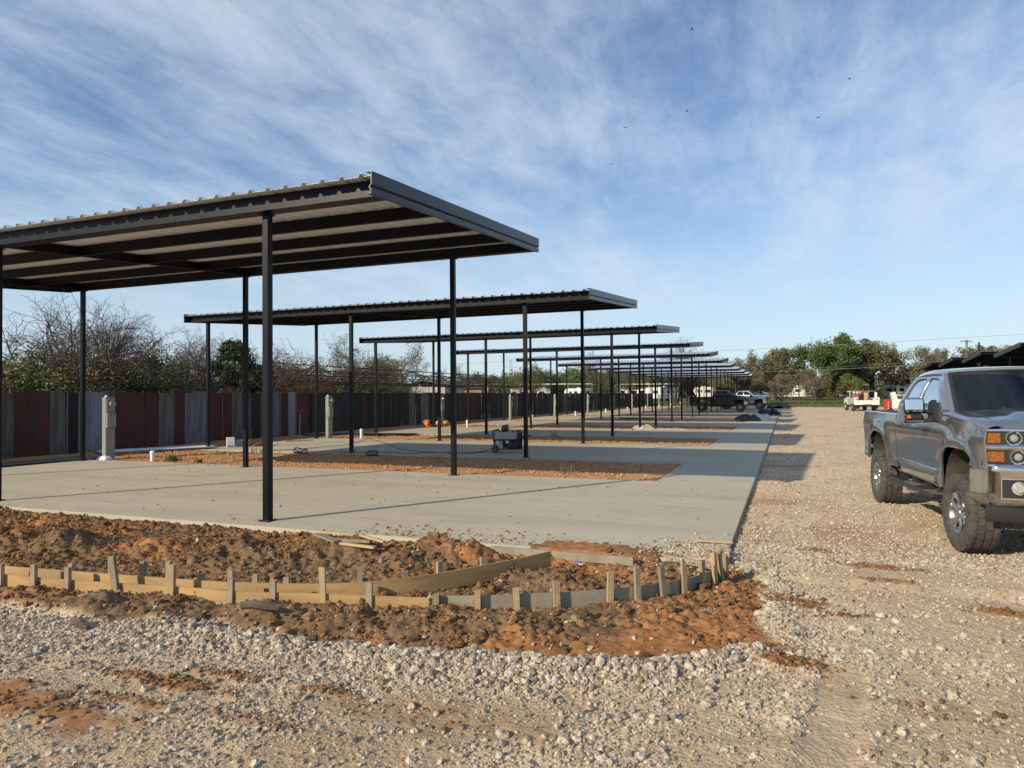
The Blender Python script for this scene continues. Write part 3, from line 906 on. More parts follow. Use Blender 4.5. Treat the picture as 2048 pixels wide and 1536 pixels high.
board('form_board', 'tan hardboard form strip on the soil side of the trench, curving to the slab', BL, TAN, top=lambda p: .10 + .02 * sstep(-4, -2.5, p[0]))
def pick(line, pxx):
    pr = np.array([proj((p[0], p[1], 0.05))[0] for p in line])
    return line[int(np.argmin(np.abs(pr - pxx)))]
rs = random.Random(5)
def stake(pxx, ptop, line, off, m, lean=0.0, lean2=0.0, w=.050, label=None, group=None):
    p = pick(line, pxx)
    i = int(np.argmin(np.hypot(*(line - p).T))); tn = line[min(i + 1, len(line) - 1)] - line[max(i - 1, 0)]; tn /= np.hypot(*tn)
    nn = np.array([tn[1], -tn[0]])
    c = p + nn * off
    dist = np.dot(np.array([c[0], c[1], 0.1]) - np.array([0, 0, HC]), CF)
    zt = at_d(pxx, ptop, dist)[2]
    zb = -0.22
    L = zt - zb
    b = MB()
    hw_, ht = w / 2, .018
    # sawn stake: square top, tapered point below ground
    for (z0, s0) in ((0, .25), (.12, 1.0)):
        pass
    prof = [(0, .25), (.12, 1), (L, 1)]
    vs = []
    for (zz, s_) in prof:
        for (sx, sy) in ((-1, -1), (1, -1), (1, 1), (-1, 1)):
            tw = 1 + rs.uniform(-.04, .04)
            vs.append((sx * hw_ * s_ * tw, sy * ht * s_ * tw, zz + (rs.uniform(-.006, .006) if zz == L else 0)))
    fs = [(3, 2, 1, 0), (8, 9, 10, 11)]
    for q in range(2):
        for j in range(4):
            fs.append((q * 4 + j, q * 4 + (j + 1) % 4, q * 4 + 4 + (j + 1) % 4, q * 4 + 4 + j))
    o = b.add(vs, fs).build('stake', m)
    o.location = (c[0], c[1], zb)
    o.rotation_euler = (lean2, lean, math.atan2(tn[1], tn[0]) + rs.uniform(-.1, .1))
    if pxx == 245: label, group = 'wide grey stake leaning over the tan form strip', None
    if pxx == 1440: label, group = 'pale stake leaning hardest at the end of the grey form board', None
    if pxx == 645: label, group = 'tallest slender stake nailed to the tan form strip', None
    tag(o, label, 'stake')
    if group: o['group'] = group
    return o
A = dict(label='weathered wooden stake nailed to the tan form strip, gravel side', group='stakes along the tan form strip')
B = dict(label='wooden stake behind the trench, poking up over the tan strips', group='stakes on the soil side of the trench')
Cc = dict(label='wooden stake holding the grey curving form board', group='stakes along the grey form board')
for (px_, tp, ln) in [(4, 1128, 0), (70, 1129, .0), (141, 1134, 0), (245, 1111, -.13), (344, 1129, .02), (461, 1157, .02), (544, 1160, 0), (645, 1135, -.03), (741, 1165, 0)]:
    stake(px_, tp, FL, .022, WOODG if rs.random() < .7 else WOOD, ln, w=.055 if px_ == 245 else .05, **A)
for (px_, tp, ln) in [(140, 1127, 0), (213, 1118, 0), (276, 1121, .02), (336, 1122, 0), (393, 1147, 0), (452, 1141, 0), (504, 1149, 0), (574, 1154, 0), (718, 1135, .02), (810, 1143, .03), (883, 1123, 0), (968, 1113, 0), (1032, 1113, .05)]:
    stake(px_, tp, BL, -.034, WOODG, ln, **B)
for (px_, tp, ln) in [(870, 1187, 0), (952, 1180, 0), (1038, 1176, -.06), (1121, 1161, -.05), (1213, 1145, .02), (1275, 1134, -.04), (1330, 1130, -.12), (1369, 1129, -.03), (1406, 1119, -.08), (1425, 1102, -.10), (1440, 1098, -.22), (1449, 1108, -.12)]:
    stake(px_, tp, FL, .024, WOOD if rs.random() < .6 else WOODG, ln, **Cc)
# offcuts lying about
def plank(c, L, w, t, rz, tilt, m, label, name='plank', roll=0):
    o = MB().box((0, 0, 0), (L, w, t), b=.003).build(name, m)
    o.location = c; o.rotation_euler = (roll, tilt, rz)
    return tag(o, label, 'plank')
wp = at_z(700, 1082, .16)
zt0 = .235
plank((wp[0] - .12, wp[1], zt0), .55, .05, .022, .15, .03, LUMBER, 'long pale lath on top of the offcut pile on the mound')
plank((wp[0] + .28, wp[1] - .02, zt0 - .02), .42, .045, .02, -.25, .08, LUMBER, 'short lath sticking out of the offcut pile towards the slab')
plank((wp[0] - .22, wp[1] - .12, zt0 - .03), .40, .09, .022, -.35, .08, WOODG, 'grey split board at the end of the offcut pile')
plank((wp[0] + .05, wp[1] - .10, zt0 - .045), .52, .06, .03, .10, 0, WOODG, 'grey stake offcut low in the offcut pile')
plank((wp[0] + .18, wp[1] - .16, zt0 - .075), .50, .05, .025, -.05, .02, LUMBER, 'pale lath lying lowest in the offcut pile')
p0, p1 = at_z(985, 1094, 0.01), at_z(1268, 1117, .01)
plank(((p0[0] + p1[0]) / 2, (p0[1] + p1[1]) / 2 - .03, -.015), float(np.hypot(*(p1 - p0)[:2])), .045, .09, math.atan2(p1[1] - p0[1], p1[0] - p0[0]), 0, GREYB, 'grey two-by-four set against the front edge of the concrete')
p0, p1 = at_z(1350, 1118, 0.0), at_z(1412, 1130, .0)
plank(((p0[0] + p1[0]) / 2, (p0[1] + p1[1]) / 2, 0.0), .62, .04, .06, math.atan2(p1[1] - p0[1], p1[0] - p0[0]), 0, GREYB, 'short grey board across the curb end by the concrete corner')
p0 = at_z(1428, 1085, .02)
plank((p0[0], p0[1], .03), .42, .03, .018, .05, 0, LUMBER, 'thin pale stick lying on the concrete corner')
for (px_, py_, L_, a_, lb) in [(520, 1232, .34, .1, 'dark rotten branch lying on the soil bank'), (160, 1240, .25, -.3, 'muddy stump lying between soil bank and gravel'), (320, 1168, .2, .7, 'brown root standing against the tan strip')]:
    q = at_z(px_, py_, .0)
    b = MB(); pts = [(-L_ / 2, 0, 0), (-L_ / 5, .015, .012), (L_ / 5, -.01, .008), (L_ / 2, .012, -.005)]
    b.tube(pts, [.03, .036, .03, .018], 7)
    o = b.build('branch', BARK); zz = terrain(np.array([q[0]]), np.array([q[1]]))[0][0]
    o.location = (q[0], q[1], zz + .03); o.rotation_euler = (0, -.3 if L_ < .22 else 0, a_); tag(o, lb, 'branch')
o = MB().box((0, 0, .01), (.11, .05, .018), b=.006).build('wrapper', mat('blue_white_wrapper', (.1, .17, .5), .4, 0, (.7, .7, .72), 18))
q = at_z(1155, 1113, .03); o.location = (q[0], q[1], terrain(np.array([q[0]]), np.array([q[1]]))[0][0] + .01); o.rotation_euler = (.2, .1, .4)
tag(o, 'crumpled blue and white wrapper on the soil by the slab', 'wrapper')
# ------------------------------------------------------------------ carports
ROOF_L, ROOF_R = -19.1, -4.84
ZF, ZB = 4.56, 4.995                      # sheet height at the front and back beam
DB = 5.916
SL = (ZB - ZF) / DB
def sheet_z(y): return ZF + SL * y
def build_carport():
    t = thing('carport', '', 'carport', (0, 0, 0))
    for (yy, zz) in ((0, ZF - .222), (DB, ZB - .209)):
        for c in range(3):
            x = XC - (2 - c) * DX
            b = MB().box((0, 0, zz / 2), (.104, .104, zz), b=.006)
            p = b.build('post', STEEL, t); p.location = (x, yy, 0)
            bb = MB().box((0, 0, .006), (.2, .2, .012), b=.003)
            for sx in (-1, 1):
                for sy in (-1, 1):
                    bb.lathe([(.012, .012), (.012, .024), (0.001, .025)], (sx * .075, sy * .075, 0), 'z', 6)
            bb.build('base_plate', PLATE, p)
            MB().box((0, 0, zz - .008), (.17, .17, .012), b=.003).build('cap_plate', STEEL, p)
    # C-section beams and purlins, open side to the back
    def csec(y, name, top, h=.2, fl=.06):
        pr = [(y, top - h), (y + fl, top - h), (y + fl, top - h + .018), (y + fl - .004, top - h + .018), (y + fl - .004, top - h + .004), (y + .004, top - h + .004),
              (y + .004, top - .004), (y + fl - .004, top - .004), (y + fl - .004, top - .018), (y + fl, top - .018), (y + fl, top), (y, top)]
        return MB().prism(pr, ROOF_L + .06, ROOF_R - .06, 'x').build(name, STEEL, t)
    csec(-.20, 'front_beam', sheet_z(-.20) - .003, h=.205, fl=.24)
    csec(DB - .09, 'back_beam', sheet_z(DB - .09) - .003, fl=.16)
    for i in range(3):
        y = DB * (i + 1) / 4
        csec(y - .03, 'purlin', sheet_z(y - .03) - .003, h=.19)
    for c in (0, 1):
        x = XC - (2 - c) * DX
        pr = [(.03, sheet_z(.03) - .19), (.03, sheet_z(.03) - .012), (DB - .04, sheet_z(DB - .04) - .012), (DB - .04, sheet_z(DB - .04) - .19)]
        MB().prism(pr, x - .032, x + .032, 'x').build('rafter', STEEL, t)
    # ribbed sheets
    npn = 16
    w = (ROOF_R - ROOF_L - .02) / npn
    prof = []
    for r in range(3):
        o_ = w / 3 * r; c = o_ + w / 6
        prof += [(o_ - (.006 if r == 0 else 0), 0), (o_ + .018, 0), (o_ + .026, .006), (o_ + .042, .006), (o_ + .05, 0), (c - .045, 0), (c - .018, .046), (c + .018, .046), (c + .045, 0), (c + .085, 0), (c + .093, .006), (c + .109, .006), (c + .117, 0)]
    prof.append((w + .006, 0))
    y0_, y1_ = -.40, DB + .10
    bm_ = MB()
    top0 = [(p[0], y0_, sheet_z(y0_) + p[1] + .002) for p in prof]; top1 = [(p[0], y1_, sheet_z(y1_) + p[1] + .002) for p in prof]
    bm_.grid([top0, top1], thick=(0, 0, -.0018), smooth=False)
    me = None
    for i in range(npn):
        if me is None:
            o = bm_.build('roof_panel', SHEET, t); me = o.data
        else:
            o = bpy.data.objects.new('roof_panel', me); COL.objects.link(o); o.parent = t
        o.location = (ROOF_L + .01 + w * i, 0, .0025 * (i % 2))
    # end trims: fascia with a stepped lower lip
    for sg, xe, nm in ((1, ROOF_R, 'fascia_trim'), (-1, ROOF_L, 'fascia_trim')):
        pr = [(0, .065), (0, -.10), (-.028, -.128), (-.028, -.145), (-.006, -.150), (-.006, -.222), (-.07, -.222), (-.07, -.212), (-.016, -.212), (-.016, -.158), (-.04, -.152), (-.04, -.124), (-.012, -.096), (-.012, .055), (-.09, .055), (-.09, .065)]
        n_ = len(pr)
        vs = [(xe + sg * q[0], y0_ - .004, sheet_z(y0_) + q[1]) for q in pr] + [(xe + sg * q[0], y1_ + .004, sheet_z(y1_) + q[1]) for q in pr]
        fs = [tuple(range(n_)), tuple(range(n_, 2 * n_))[::-1]] + [(i, (i + 1) % n_, n_ + (i + 1) % n_, n_ + i) for i in range(n_)]
        f_ = MB().add(vs, fs).build(nm, TRIM, t)
        if sg > 0:
            for k in range(5):
                y = .6 + k * 1.2
                MB().lathe([(.009, -.006), (.009, .004), (.004, .008)], (xe - .012, y, sheet_z(y) - .135), 'x', 6).build('screw', PLATE, f_)
    return t
cp0 = build_carport()
CARP = []
for k in range(NB):
    o = cp0 if k == 0 else copy_tree(cp0)
    o.location = (0, Y0 + SP * k, 0)
    tag(o, 'black steel carport, %s in the long row counting from the curb formwork' % ORD[k], 'carport', 'carports in the long row')
    CARP.append(o)
# the row across the drive, turned round
NAMES = ['nearest to the parked grey pickup', 'second from the parked grey pickup', 'third from the parked grey pickup', 'farthest from the parked grey pickup']
for k in range(4):
    o = copy_tree(cp0)
    o.rotation_euler = (0, 0, math.pi)
    o.location = (14.5 + ROOF_R, 61.4 + 10.15 * k, 0.0)
    tag(o, 'black carport across the drive, %s' % NAMES[k], 'carport', 'carports across the drive')

# ------------------------------------------------------------------ corrugated fence
FX = -21.05
FENCE_H = 1.98
fence = thing('corrugated_fence', 'tall fence of mixed maroon, grey and blue corrugated metal sheets', 'fence', (FX, 0, 0))
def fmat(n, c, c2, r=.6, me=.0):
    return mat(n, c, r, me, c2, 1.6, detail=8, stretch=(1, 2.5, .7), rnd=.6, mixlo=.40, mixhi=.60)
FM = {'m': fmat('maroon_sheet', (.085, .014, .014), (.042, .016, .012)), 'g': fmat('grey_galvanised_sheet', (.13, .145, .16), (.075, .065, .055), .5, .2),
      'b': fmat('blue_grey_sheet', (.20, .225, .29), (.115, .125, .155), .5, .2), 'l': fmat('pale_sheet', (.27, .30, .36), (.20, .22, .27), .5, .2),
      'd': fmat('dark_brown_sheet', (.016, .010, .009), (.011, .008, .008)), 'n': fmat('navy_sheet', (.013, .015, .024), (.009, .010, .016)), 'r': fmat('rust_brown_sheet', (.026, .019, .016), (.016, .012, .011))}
cm_ = MB()
nw = 8
pr = []
for i in range(nw * 4 + 1):
    pr.append((0.013 * math.sin(i / 4 * 2 * math.pi), i / (nw * 4)))
cm_.grid([[(p[0], p[1], 0) for p in pr], [(p[0], p[1], 1) for p in pr]], thick=(-.002, 0, 0), smooth=True)
corr = {}
seq = [(-30, 'g'), (0, 'g'), (27, 'm'), (59, 'm'), (100, 'g'), (134, 'd'), (157, 'b'), (212, 'g'), (231, 'm'), (260, 'm'), (291, 'm'), (318, 'g'), (348, 'm'), (370, 'b'), (393, 'b'), (420, 'm'), (444, 'm'), (464, 'g'), (486, 'g'), (503, 'd'),
       (521, 'g'), (546, 'b'), (560, 'm'), (577, 'l'), (592, 'm'), (618, 'r'), (624, 'n'), (658, 'r'), (683, 'n'), (705, 'n'), (714, 'd'), (727, 'm'), (735, 'r'), (740, 'n')]
bounds = []
for (px_, c) in seq:
    bounds.append((float(at_X(px_, 850, FX)[1]), c))
frng = random.Random(3)
yy = bounds[-1][0]
while yy < 118:
    yy += frng.choice([.62, .62, .85, .9])
    bounds.append((yy, frng.choice('nnndrdnrgdnm')))
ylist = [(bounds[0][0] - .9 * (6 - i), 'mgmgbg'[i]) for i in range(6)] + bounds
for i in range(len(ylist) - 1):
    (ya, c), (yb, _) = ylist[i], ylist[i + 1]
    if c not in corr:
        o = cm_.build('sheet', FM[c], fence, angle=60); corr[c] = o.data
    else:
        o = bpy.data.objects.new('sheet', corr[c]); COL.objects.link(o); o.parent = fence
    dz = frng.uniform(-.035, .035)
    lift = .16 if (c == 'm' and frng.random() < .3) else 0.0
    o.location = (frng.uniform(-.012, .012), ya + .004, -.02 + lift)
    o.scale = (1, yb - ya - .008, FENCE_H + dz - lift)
    if lift:
        k_ = MB().box((.0, (yb - ya) / 2, .1), (.02, yb - ya - .02, .26)).build('kick_board', mat('grey_kick_board', (.07, .06, .052), .9, 0, (.045, .04, .036), 4), fence)
        k_.location = (-.03, ya, -.03)
pst = None
for i in range(0, len(ylist) - 1, 2):
    ya = ylist[i][0]
    if pst is None:
        o = MB().box((-.07, 0, FENCE_H / 2), (.09, .09, FENCE_H + .02), b=.006).build('fence_post', RUST, fence); pst = o.data
    else:
        o = bpy.data.objects.new('fence_post', pst); COL.objects.link(o); o.parent = fence
    o.location = (0, ya, 0)
strip = None
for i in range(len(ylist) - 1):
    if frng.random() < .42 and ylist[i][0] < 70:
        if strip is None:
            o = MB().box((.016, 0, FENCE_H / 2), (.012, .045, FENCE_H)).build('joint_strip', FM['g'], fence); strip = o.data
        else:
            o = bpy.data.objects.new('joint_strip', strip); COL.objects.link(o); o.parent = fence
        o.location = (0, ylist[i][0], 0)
MB().box((-.05, (ylist[0][0] + ylist[-1][0]) / 2, .45), (.05, ylist[-1][0] - ylist[0][0], .08)).build('rail', RUST, fence)
MB().box((-.05, (ylist[0][0] + ylist[-1][0]) / 2, 1.55), (.05, ylist[-1][0] - ylist[0][0], .08)).build('rail', RUST, fence)

# ------------------------------------------------------------------ hookups at every bay
def text_mesh(body, size, name, m, parent):
    cu = bpy.data.curves.new(name, 'FONT'); cu.body = body; cu.size = size; cu.extrude = .001; cu.align_x = 'CENTER'; cu.align_y = 'CENTER'
    tmp = bpy.data.objects.new(name, cu); COL.objects.link(tmp)
    dg = bpy.context.evaluated_depsgraph_get()
    me = bpy.data.meshes.new_from_object(tmp.evaluated_get(dg))
    bpy.data.objects.remove(tmp)
    me.materials.clear(); me.materials.append(m)
    o = bpy.data.objects.new(name, me); COL.objects.link(o); o.parent = parent
    return o
def build_pedestal():
    t = thing('electrical_pedestal', '', 'pedestal')
    b = MB().box((0, 0, .9), (.15, .30, 1.8), b=.008); b.build('cabinet', PED, t)
    b = MB().box((.083, 0, 1.56), (.03, .27, .40), b=.006).build('meter_panel', PED, t)
    m_ = MB().lathe([(.10, .098), (.10, .115), (.088, .12), (.088, .19), (.06, .205), (.001, .208)], (0, 0, 1.60), 'x', 20)
    m_.build('meter', mat('meter_glass', (.30, .27, .24), .15, 0, (.18, .17, .16), 12, coat=1), t)
    b = MB().box((.10, 0, 1.13), (.06, .29, .44), b=.01)
    hd = b.build('outlet_cover', PED, t)
    MB().box((.13, 0, .915), (.02, .12, .02), b=.004).build('handle', BLACKP, hd)
    MB().lathe([(.045, 1.80), (.045, 1.83), (.03, 1.85), (.001, 1.852)], (0, -.07, 0), 'z', 12).build('cap', WHITE, t)
    pl = MB().box((.1315, .03, 1.29), (.003, .10, .07)).build('number_plate', BLACKP, t)
    tx = text_mesh('21', .075, 'number', WHITE, pl)
    tx.rotation_euler = (math.pi / 2, 0, math.pi / 2); tx.location = (.1345, .03, 1.29)
    return t
def build_hydrant():
    t = thing('yard_hydrant', '', 'hydrant')
    MB().tube([(0, 0, -.1), (.004, 0, .5), (.008, 0, 1.02)], .022, 8).build('pipe', GALV, t)
    h = MB().lathe([(.032, 1.0), (.036, 1.05), (.045, 1.09), (.045, 1.16), (.03, 1.19), (.001, 1.195)], (.008, 0, 0), 'z', 10)
    h.tube([(.008, -.01, 1.11), (.008, -.10, 1.10), (.008, -.13, 1.04)], [.022, .022, .018], 8)
    hd = h.build('head', RED, t)
    MB().tube([(.008, .04, 1.15), (.008, .10, 1.20), (.008, .09, 1.27), (.008, -.02, 1.29), (.008, -.10, 1.26)], .013, 6).build('handle', RED, hd)
    return t
def build_pvc():
    t = thing('sewer_riser', '', 'pipe')
    MB().lathe([(.056, -.1), (.056, .36), (.056, .36)], n=16).build('pipe', WHITE, t)
    MB().lathe([(.066, .30), (.068, .31), (.068, .37), (.05, .38), (.045, .395), (.02, .40), (.001, .40)], n=16).build('cap', WHITE, t)
    return t
ped, hyd, pvc = build_pedestal(), build_hydrant(), build_pvc()
jr = random.Random(8)
for k in range(NB):
    w = ORD[k] + ' carport counting from the curb formwork'
    o = ped if k == 0 else copy_tree(ped)
    o.location = (-18.25 + jr.uniform(-.1, .1), PAD_B + .42 + SP * k, -.02)
    tag(o, 'grey electrical pedestal with round meter by the ' + w, 'pedestal', 'electrical pedestals')
    if k > 0:
        o.rotation_euler = (jr.uniform(-.01, .01), jr.uniform(-.01, .01), 0)
    o = hyd if k == 0 else copy_tree(hyd)
    o.location = (-20.7 + jr.uniform(-.15, .15), 15.6 + SP * k + jr.uniform(-.2, .2), 0)
    o.rotation_euler = (jr.uniform(-.03, .03), .03 + jr.uniform(-.03, .03), jr.uniform(-.4, .4))
    tag(o, 'red-headed yard hydrant on a grey pipe behind the ' + w, 'hydrant', 'yard hydrants')
    o = pvc if k == 0 else copy_tree(pvc)
    o.location = (-16.55 + jr.uniform(-.1, .1), PAD_B + .3 + SP * k, -.12 if k == 0 else 0)
    tag(o, 'capped white plastic sewer riser by the ' + w, 'pipe', 'sewer risers')

# ------------------------------------------------------------------ things lying about the bays
def corr_sheets(name, label, c, L, W, rz, n=5, m=None, z0=.02):
    t = thing(name, label, 'metal sheets', (c[0], c[1], z0), rz)
    r_ = random.Random(int(abs(c[0] * 77)))
    for i in range(n):
        pr = [(W * (q / 24 - .5), .012 * (1 if (q // 2) % 2 else 0) + .012 * i + .004) for q in range(25)]
        b = MB().grid([[(-L / 2, p[0], p[1]) for p in pr], [(L / 2, p[0], p[1] + .01 * math.sin(i)) for p in pr]], thick=(0, 0, -.002), smooth=False)
        o = b.build('sheet', m or SHEET, t); o.location = (r_.uniform(-.15, .15), r_.uniform(-.05, .05), 0); o.rotation_euler = (0, 0, r_.uniform(-.05, .05))
    return t
corr_sheets('sheet_stack', 'stack of bright ribbed roofing sheets on dirt beside the first pedestal', (-19.35, 17.3), 3.4, .92, 1.15, 6)
corr_sheets('sheet_stack', 'dark ribbed sheets lying flat along the end of the first pad', (-19.05, 11.4), 6.5, .8, math.pi / 2, 2, TRIM)
corr_sheets('sheet_stack', 'grey ribbed sheets on the dirt behind the second pedestal', (-19.6, 27.2), 2.6, .85, .9, 4, FM['g'])
corr_sheets('sheet_stack', 'dark trim sheets on the dirt behind the second sewer riser', (-17.0, 27.4), 3.0, .6, .15, 4, TRIM)
corr_sheets('sheet_stack', 'bent dark sheets left on the concrete under the fifth carport', (-10.1, 50.0), 2.2, .9, .1, 5, STEEL, .0)
def carton(c, rz, label, d, m):
    t = thing('carton', label, 'carton', (c[0], c[1], 0.0), rz)
    MB().box((0, 0, d[2] / 2), d, b=.006).build('box', m, t)
    MB().box((0, -d[1] / 2 - .001, d[2] * .12), (d[0] * .9, .003, d[2] * .16)).build('blue_band', mat('blue_print', (.12, .28, .5), .6), t)
    pb = mat('pink_print', (.55, .3, .3), .6)
    b = MB()
    for q in range(2):
        b.box((0, -d[1] / 2 - .0015, d[2] * (.34 + .12 * q)), (d[0] * .7, .003, d[2] * .035))
    b.build('print', pb, t)
    return t
carton((-18.3, 19.3), .85, 'white printed carton standing at the end of the second pad', (.26, .14, .34), WHITE)
t = thing('tool_crate', 'low grey crate behind the white printed carton', 'crate', (-18.15, 19.75, 0), .6)
MB().box((0, 0, .1), (.45, .28, .2), b=.01).build('body', PED, t)
MB().box((0, 0, .21), (.47, .30, .03), b=.006).build('lid', PED, t)
t = thing('cloth', 'crumpled red cloth on the end of the second pad', 'cloth', (-17.75, 20.1, 0))
t_ = MB(); cr = np.random.default_rng(4)
pp = [[(x_ * .5, y_ * .3, .02 + .09 * max(0, 1 - x_ * x_ - y_ * y_) * cr.uniform(.6, 1.2)) for y_ in np.linspace(-1, 1, 9)] for x_ in np.linspace(-1, 1, 11)]
t_.grid(pp, thick=(0, 0, -.015)).build('fabric', mat('dark_red_cloth', (.16, .02, .02), .9), t)
q1, q2 = at_z(578, 884), at_z(617, 882)
plank(((q1[0] + q2[0]) / 2, (q1[1] + q2[1]) / 2, .04), 1.15, .09, .04, math.atan2(q2[1] - q1[1], q2[0] - q1[0]), 0, LUMBER, 'fresh two-by-four lying on the end of the second pad')
q1, q2 = at_z(500, 890), at_z(545, 890)
plank(((q1[0] + q2[0]) / 2, (q1[1] + q2[1]) / 2, .04), 1.2, .09, .04, math.atan2(q2[1] - q1[1], q2[0] - q1[0]), 0, LUMBER, 'fresh two-by-four lying beside the red cloth')
# bucket and yellow tank
t = thing('bucket', 'orange plastic bucket by the third pedestal', 'bucket', (-18.95, 35.0, 0))
MB().lathe([(.13, 0), (.15, .38), (.158, .38), (.158, .40), (.145, .40), (.125, .03), (.001, .03)], n=20).build('pail', ORANGE, t)
MB().tube([(.155 * math.cos(a), -.155 * math.sin(a) * .3 - .16, .36 - .16 * math.sin(a)) for a in np.linspace(0, math.pi, 9)], .005, 5).build('handle', GALV, t)
t = thing('air_tank', 'yellow air tank lying by the third pedestal', 'tank', (-18.5, 36.0, 0), .35)
MB().lathe([(.001, -.38), (.09, -.36), (.13, -.28), (.13, .28), (.09, .36), (.001, .38)], (0, 0, .2), 'x', 16).build('tank', YELLOW, t)
for s_ in (-.22, .22):
    MB().box((s_, 0, .04), (.06, .2, .09), b=.01).build('foot', BLACKP, t)
MB().box((.1, 0, .36), (.24, .12, .10), b=.02).build('motor', BLACKP, t)
# generator with welding helmet on top
t = thing('portable_generator', 'grey and black wheeled generator on the second pad', 'generator', (-8.0, 19.9, 0), rad(22)); t.scale = (.9, .9, .92)
fr = MB()
for sy in (-.26, .26):
    fr.tube([(-.44, sy, .12), (-.46, sy, .5), (-.48, sy, .66), (-.5, sy, .72), (-.30, sy, .76), (-.24, sy, .70)], .016, 8)
    fr.tube([(-.44, sy, .12), (.40, sy, .12), (.47, sy, .16), (.50, sy, .25), (.50, sy, .66), (.46, sy, .72), (.3, sy, .70)], .016, 8)
    fr.tube([(.50, sy, .05), (.50, sy, .25)], .018, 8)
fr.box((-.03, -.255, .425), (.92, .03, .035)).box((-.03, .255, .425), (.92, .03, .035))
for (x_, z_) in ((-.45, .3), (.5, .66), (.45, .13), (-.44, .13), (-.47, .62)):
    fr.tube([(x_, -.26, z_), (x_, .26, z_)], .016, 8)
fr.build('frame', BLACKP, t)
tk = MB().box((-.07, 0, .56), (.76, .50, .25), b=.03).build('fuel_tank', mat('grey_tank_paint', (.34, .35, .36), .4, 0, (.30, .31, .32), 4), t)
MB().lathe([(.045, .68), (.045, .72), (.001, .722)], (.2, .0, 0), 'z', 12).build('fuel_cap', BLACKP, tk)
lg = MB().lathe([(.045, -.256), (.045, -.252), (.028, -.252), (.028, -.256)], (-.17, 0, .565), 'y', 18, closed=True)
for i in range(5):
    lg.box((-.085 + i * .036, -.252, .565), (.024, .004, .045 if i % 2 else .05))
lg.build('orange_logo', ORANGE, tk)
MB().box((-.24, -.19, .27), (.17, .06, .28), b=.01).build('control_panel', mat('panel_grey', (.38, .37, .35), .5), t)
MB().box((-.40, -.20, .33), (.10, .05, .16), b=.01).build('breaker_box', PED, t)
en = MB().box((.18, 0, .27), (.42, .40, .27), b=.04).box((-.16, .05, .29), (.34, .30, .28), b=.05)
en.lathe([(.001, .14), (.15, .15), (.17, .22), (.17, .30), (.001, .31)], (.2, 0, .28), 'x', 18)
en.build('engine', BLACKP, t)
MB().lathe([(.06, -.27), (.06, -.20), (.001, -.275)], (-.0, 0, .37), 'y', 14).build('air_filter', mat('pale_filter_cap', (.45, .52, .55), .4), t)
MB().box((.08, 0, .15), (.5, .3, .05), b=.01).build('base_tray', mat('tray_grey', (.20, .19, .18), .6), t)
MB().box((.42, 0, .56), (.15, .44, .22), b=.02).build('muffler_guard', BLACKP, t)
for sy in (-.30, .30):
    w_ = MB().lathe([(.055, -.03), (.11, -.032), (.125, -.02), (.125, .02), (.11, .032), (.055, .03)], (0, 0, 0), 'y', 20)
    wo = w_.build('wheel', RUBBER, t); wo.location = (-.40, sy, .125)
    rim_ = MB().lathe([(.02, -.035), (.02, .035)], (0, 0, 0), 'y', 10)
    for a in range(6):
        an = a * math.pi / 3
        rim_.tube([(0, 0, 0), (.06 * math.cos(an), 0, .06 * math.sin(an))], .012, 5)
    rim_.build('rim', mat('grey_rim', (.35, .35, .34), .5), wo)
MB().tube([(.50, -.2, .50), (.62, -.2, .55), (.80, -.2, .56), (.80, .2, .56), (.62, .2, .55), (.5, .2, .50)], .016, 8).build('push_handle', BLACKP, t)
hm = thing('welding_helmet', 'black welding helmet resting on the generator', 'helmet', (-8.05, 19.88, .63), rad(22))
hp = []
for i in range(9):
    v = i / 8
    row = []
    for j in range(15):
        a = math.pi * (1.0 + (j / 14)) + 0
        r_ = .125 * math.sin(math.pi * (.16 + .50 * v)) ** .6 * (1.02 - .1 * v)
        row.append((r_ * math.cos(a) * 1.05, r_ * math.sin(a) * 1.1 + .04, .22 * (1 - v) + .02 * math.cos(a)))
    hp.append(row)
MB().grid(hp, thick=(0, .008, 0)).build('shell', mat('helmet_black', (.01, .011, .02), .25, coat=.8), hm)
MB().lathe([(.001, .215), (.07, .21), (.115, .16), (.12, .12)], (0, .04, 0), 'z', 16).build('crown', BLACKP, hm)
MB().box((0, -.105, .105), (.11, .02, .05), b=.005).build('visor', mat('visor_glass', (.02, .03, .025), .08, coat=1), hm)
# cords
def cord(label, pxs, r=.008, z=.012, name='power_cord'):
    pts = [at_z(px_, py_, z) for (px_, py_) in pxs]
    q = along(np.array([p[:2] for p in pts]), 90)
    q[1:-1] += np.random.default_rng(len(pxs)).normal(0, .012, (88, 2))
    for _ in range(3): q[1:-1] = (q[:-2] + 2 * q[1:-1] + q[2:]) / 4
    zz = [max(z, (yard_z(np.array([p[0]]), np.array([p[1]]))[0] + r + .006) if bay_phase(p[1]) > PAD_B - PAD_A else z) for p in q]
    o = MB().tube([(p[0], p[1], h_) for p, h_ in zip(q, zz)], r, 6).build(name, BLACKP)
    return tag(o, label, 'cord')
cord('black cord running from the generator to the second sewer riser', [(984, 897), (960, 904), (900, 905), (840, 903), (800, 898), (770, 886), (745, 879), (736, 876)])
cord('black cord from the generator lying along the front of the second pad', [(981, 902), (950, 906), (920, 908), (880, 904), (830, 907), (760, 905), (700, 905), (620, 903)])
cord('black cord crossing the end of the second pad', [(738, 877), (715, 884), (690, 890), (650, 893), (600, 898), (520, 902)])
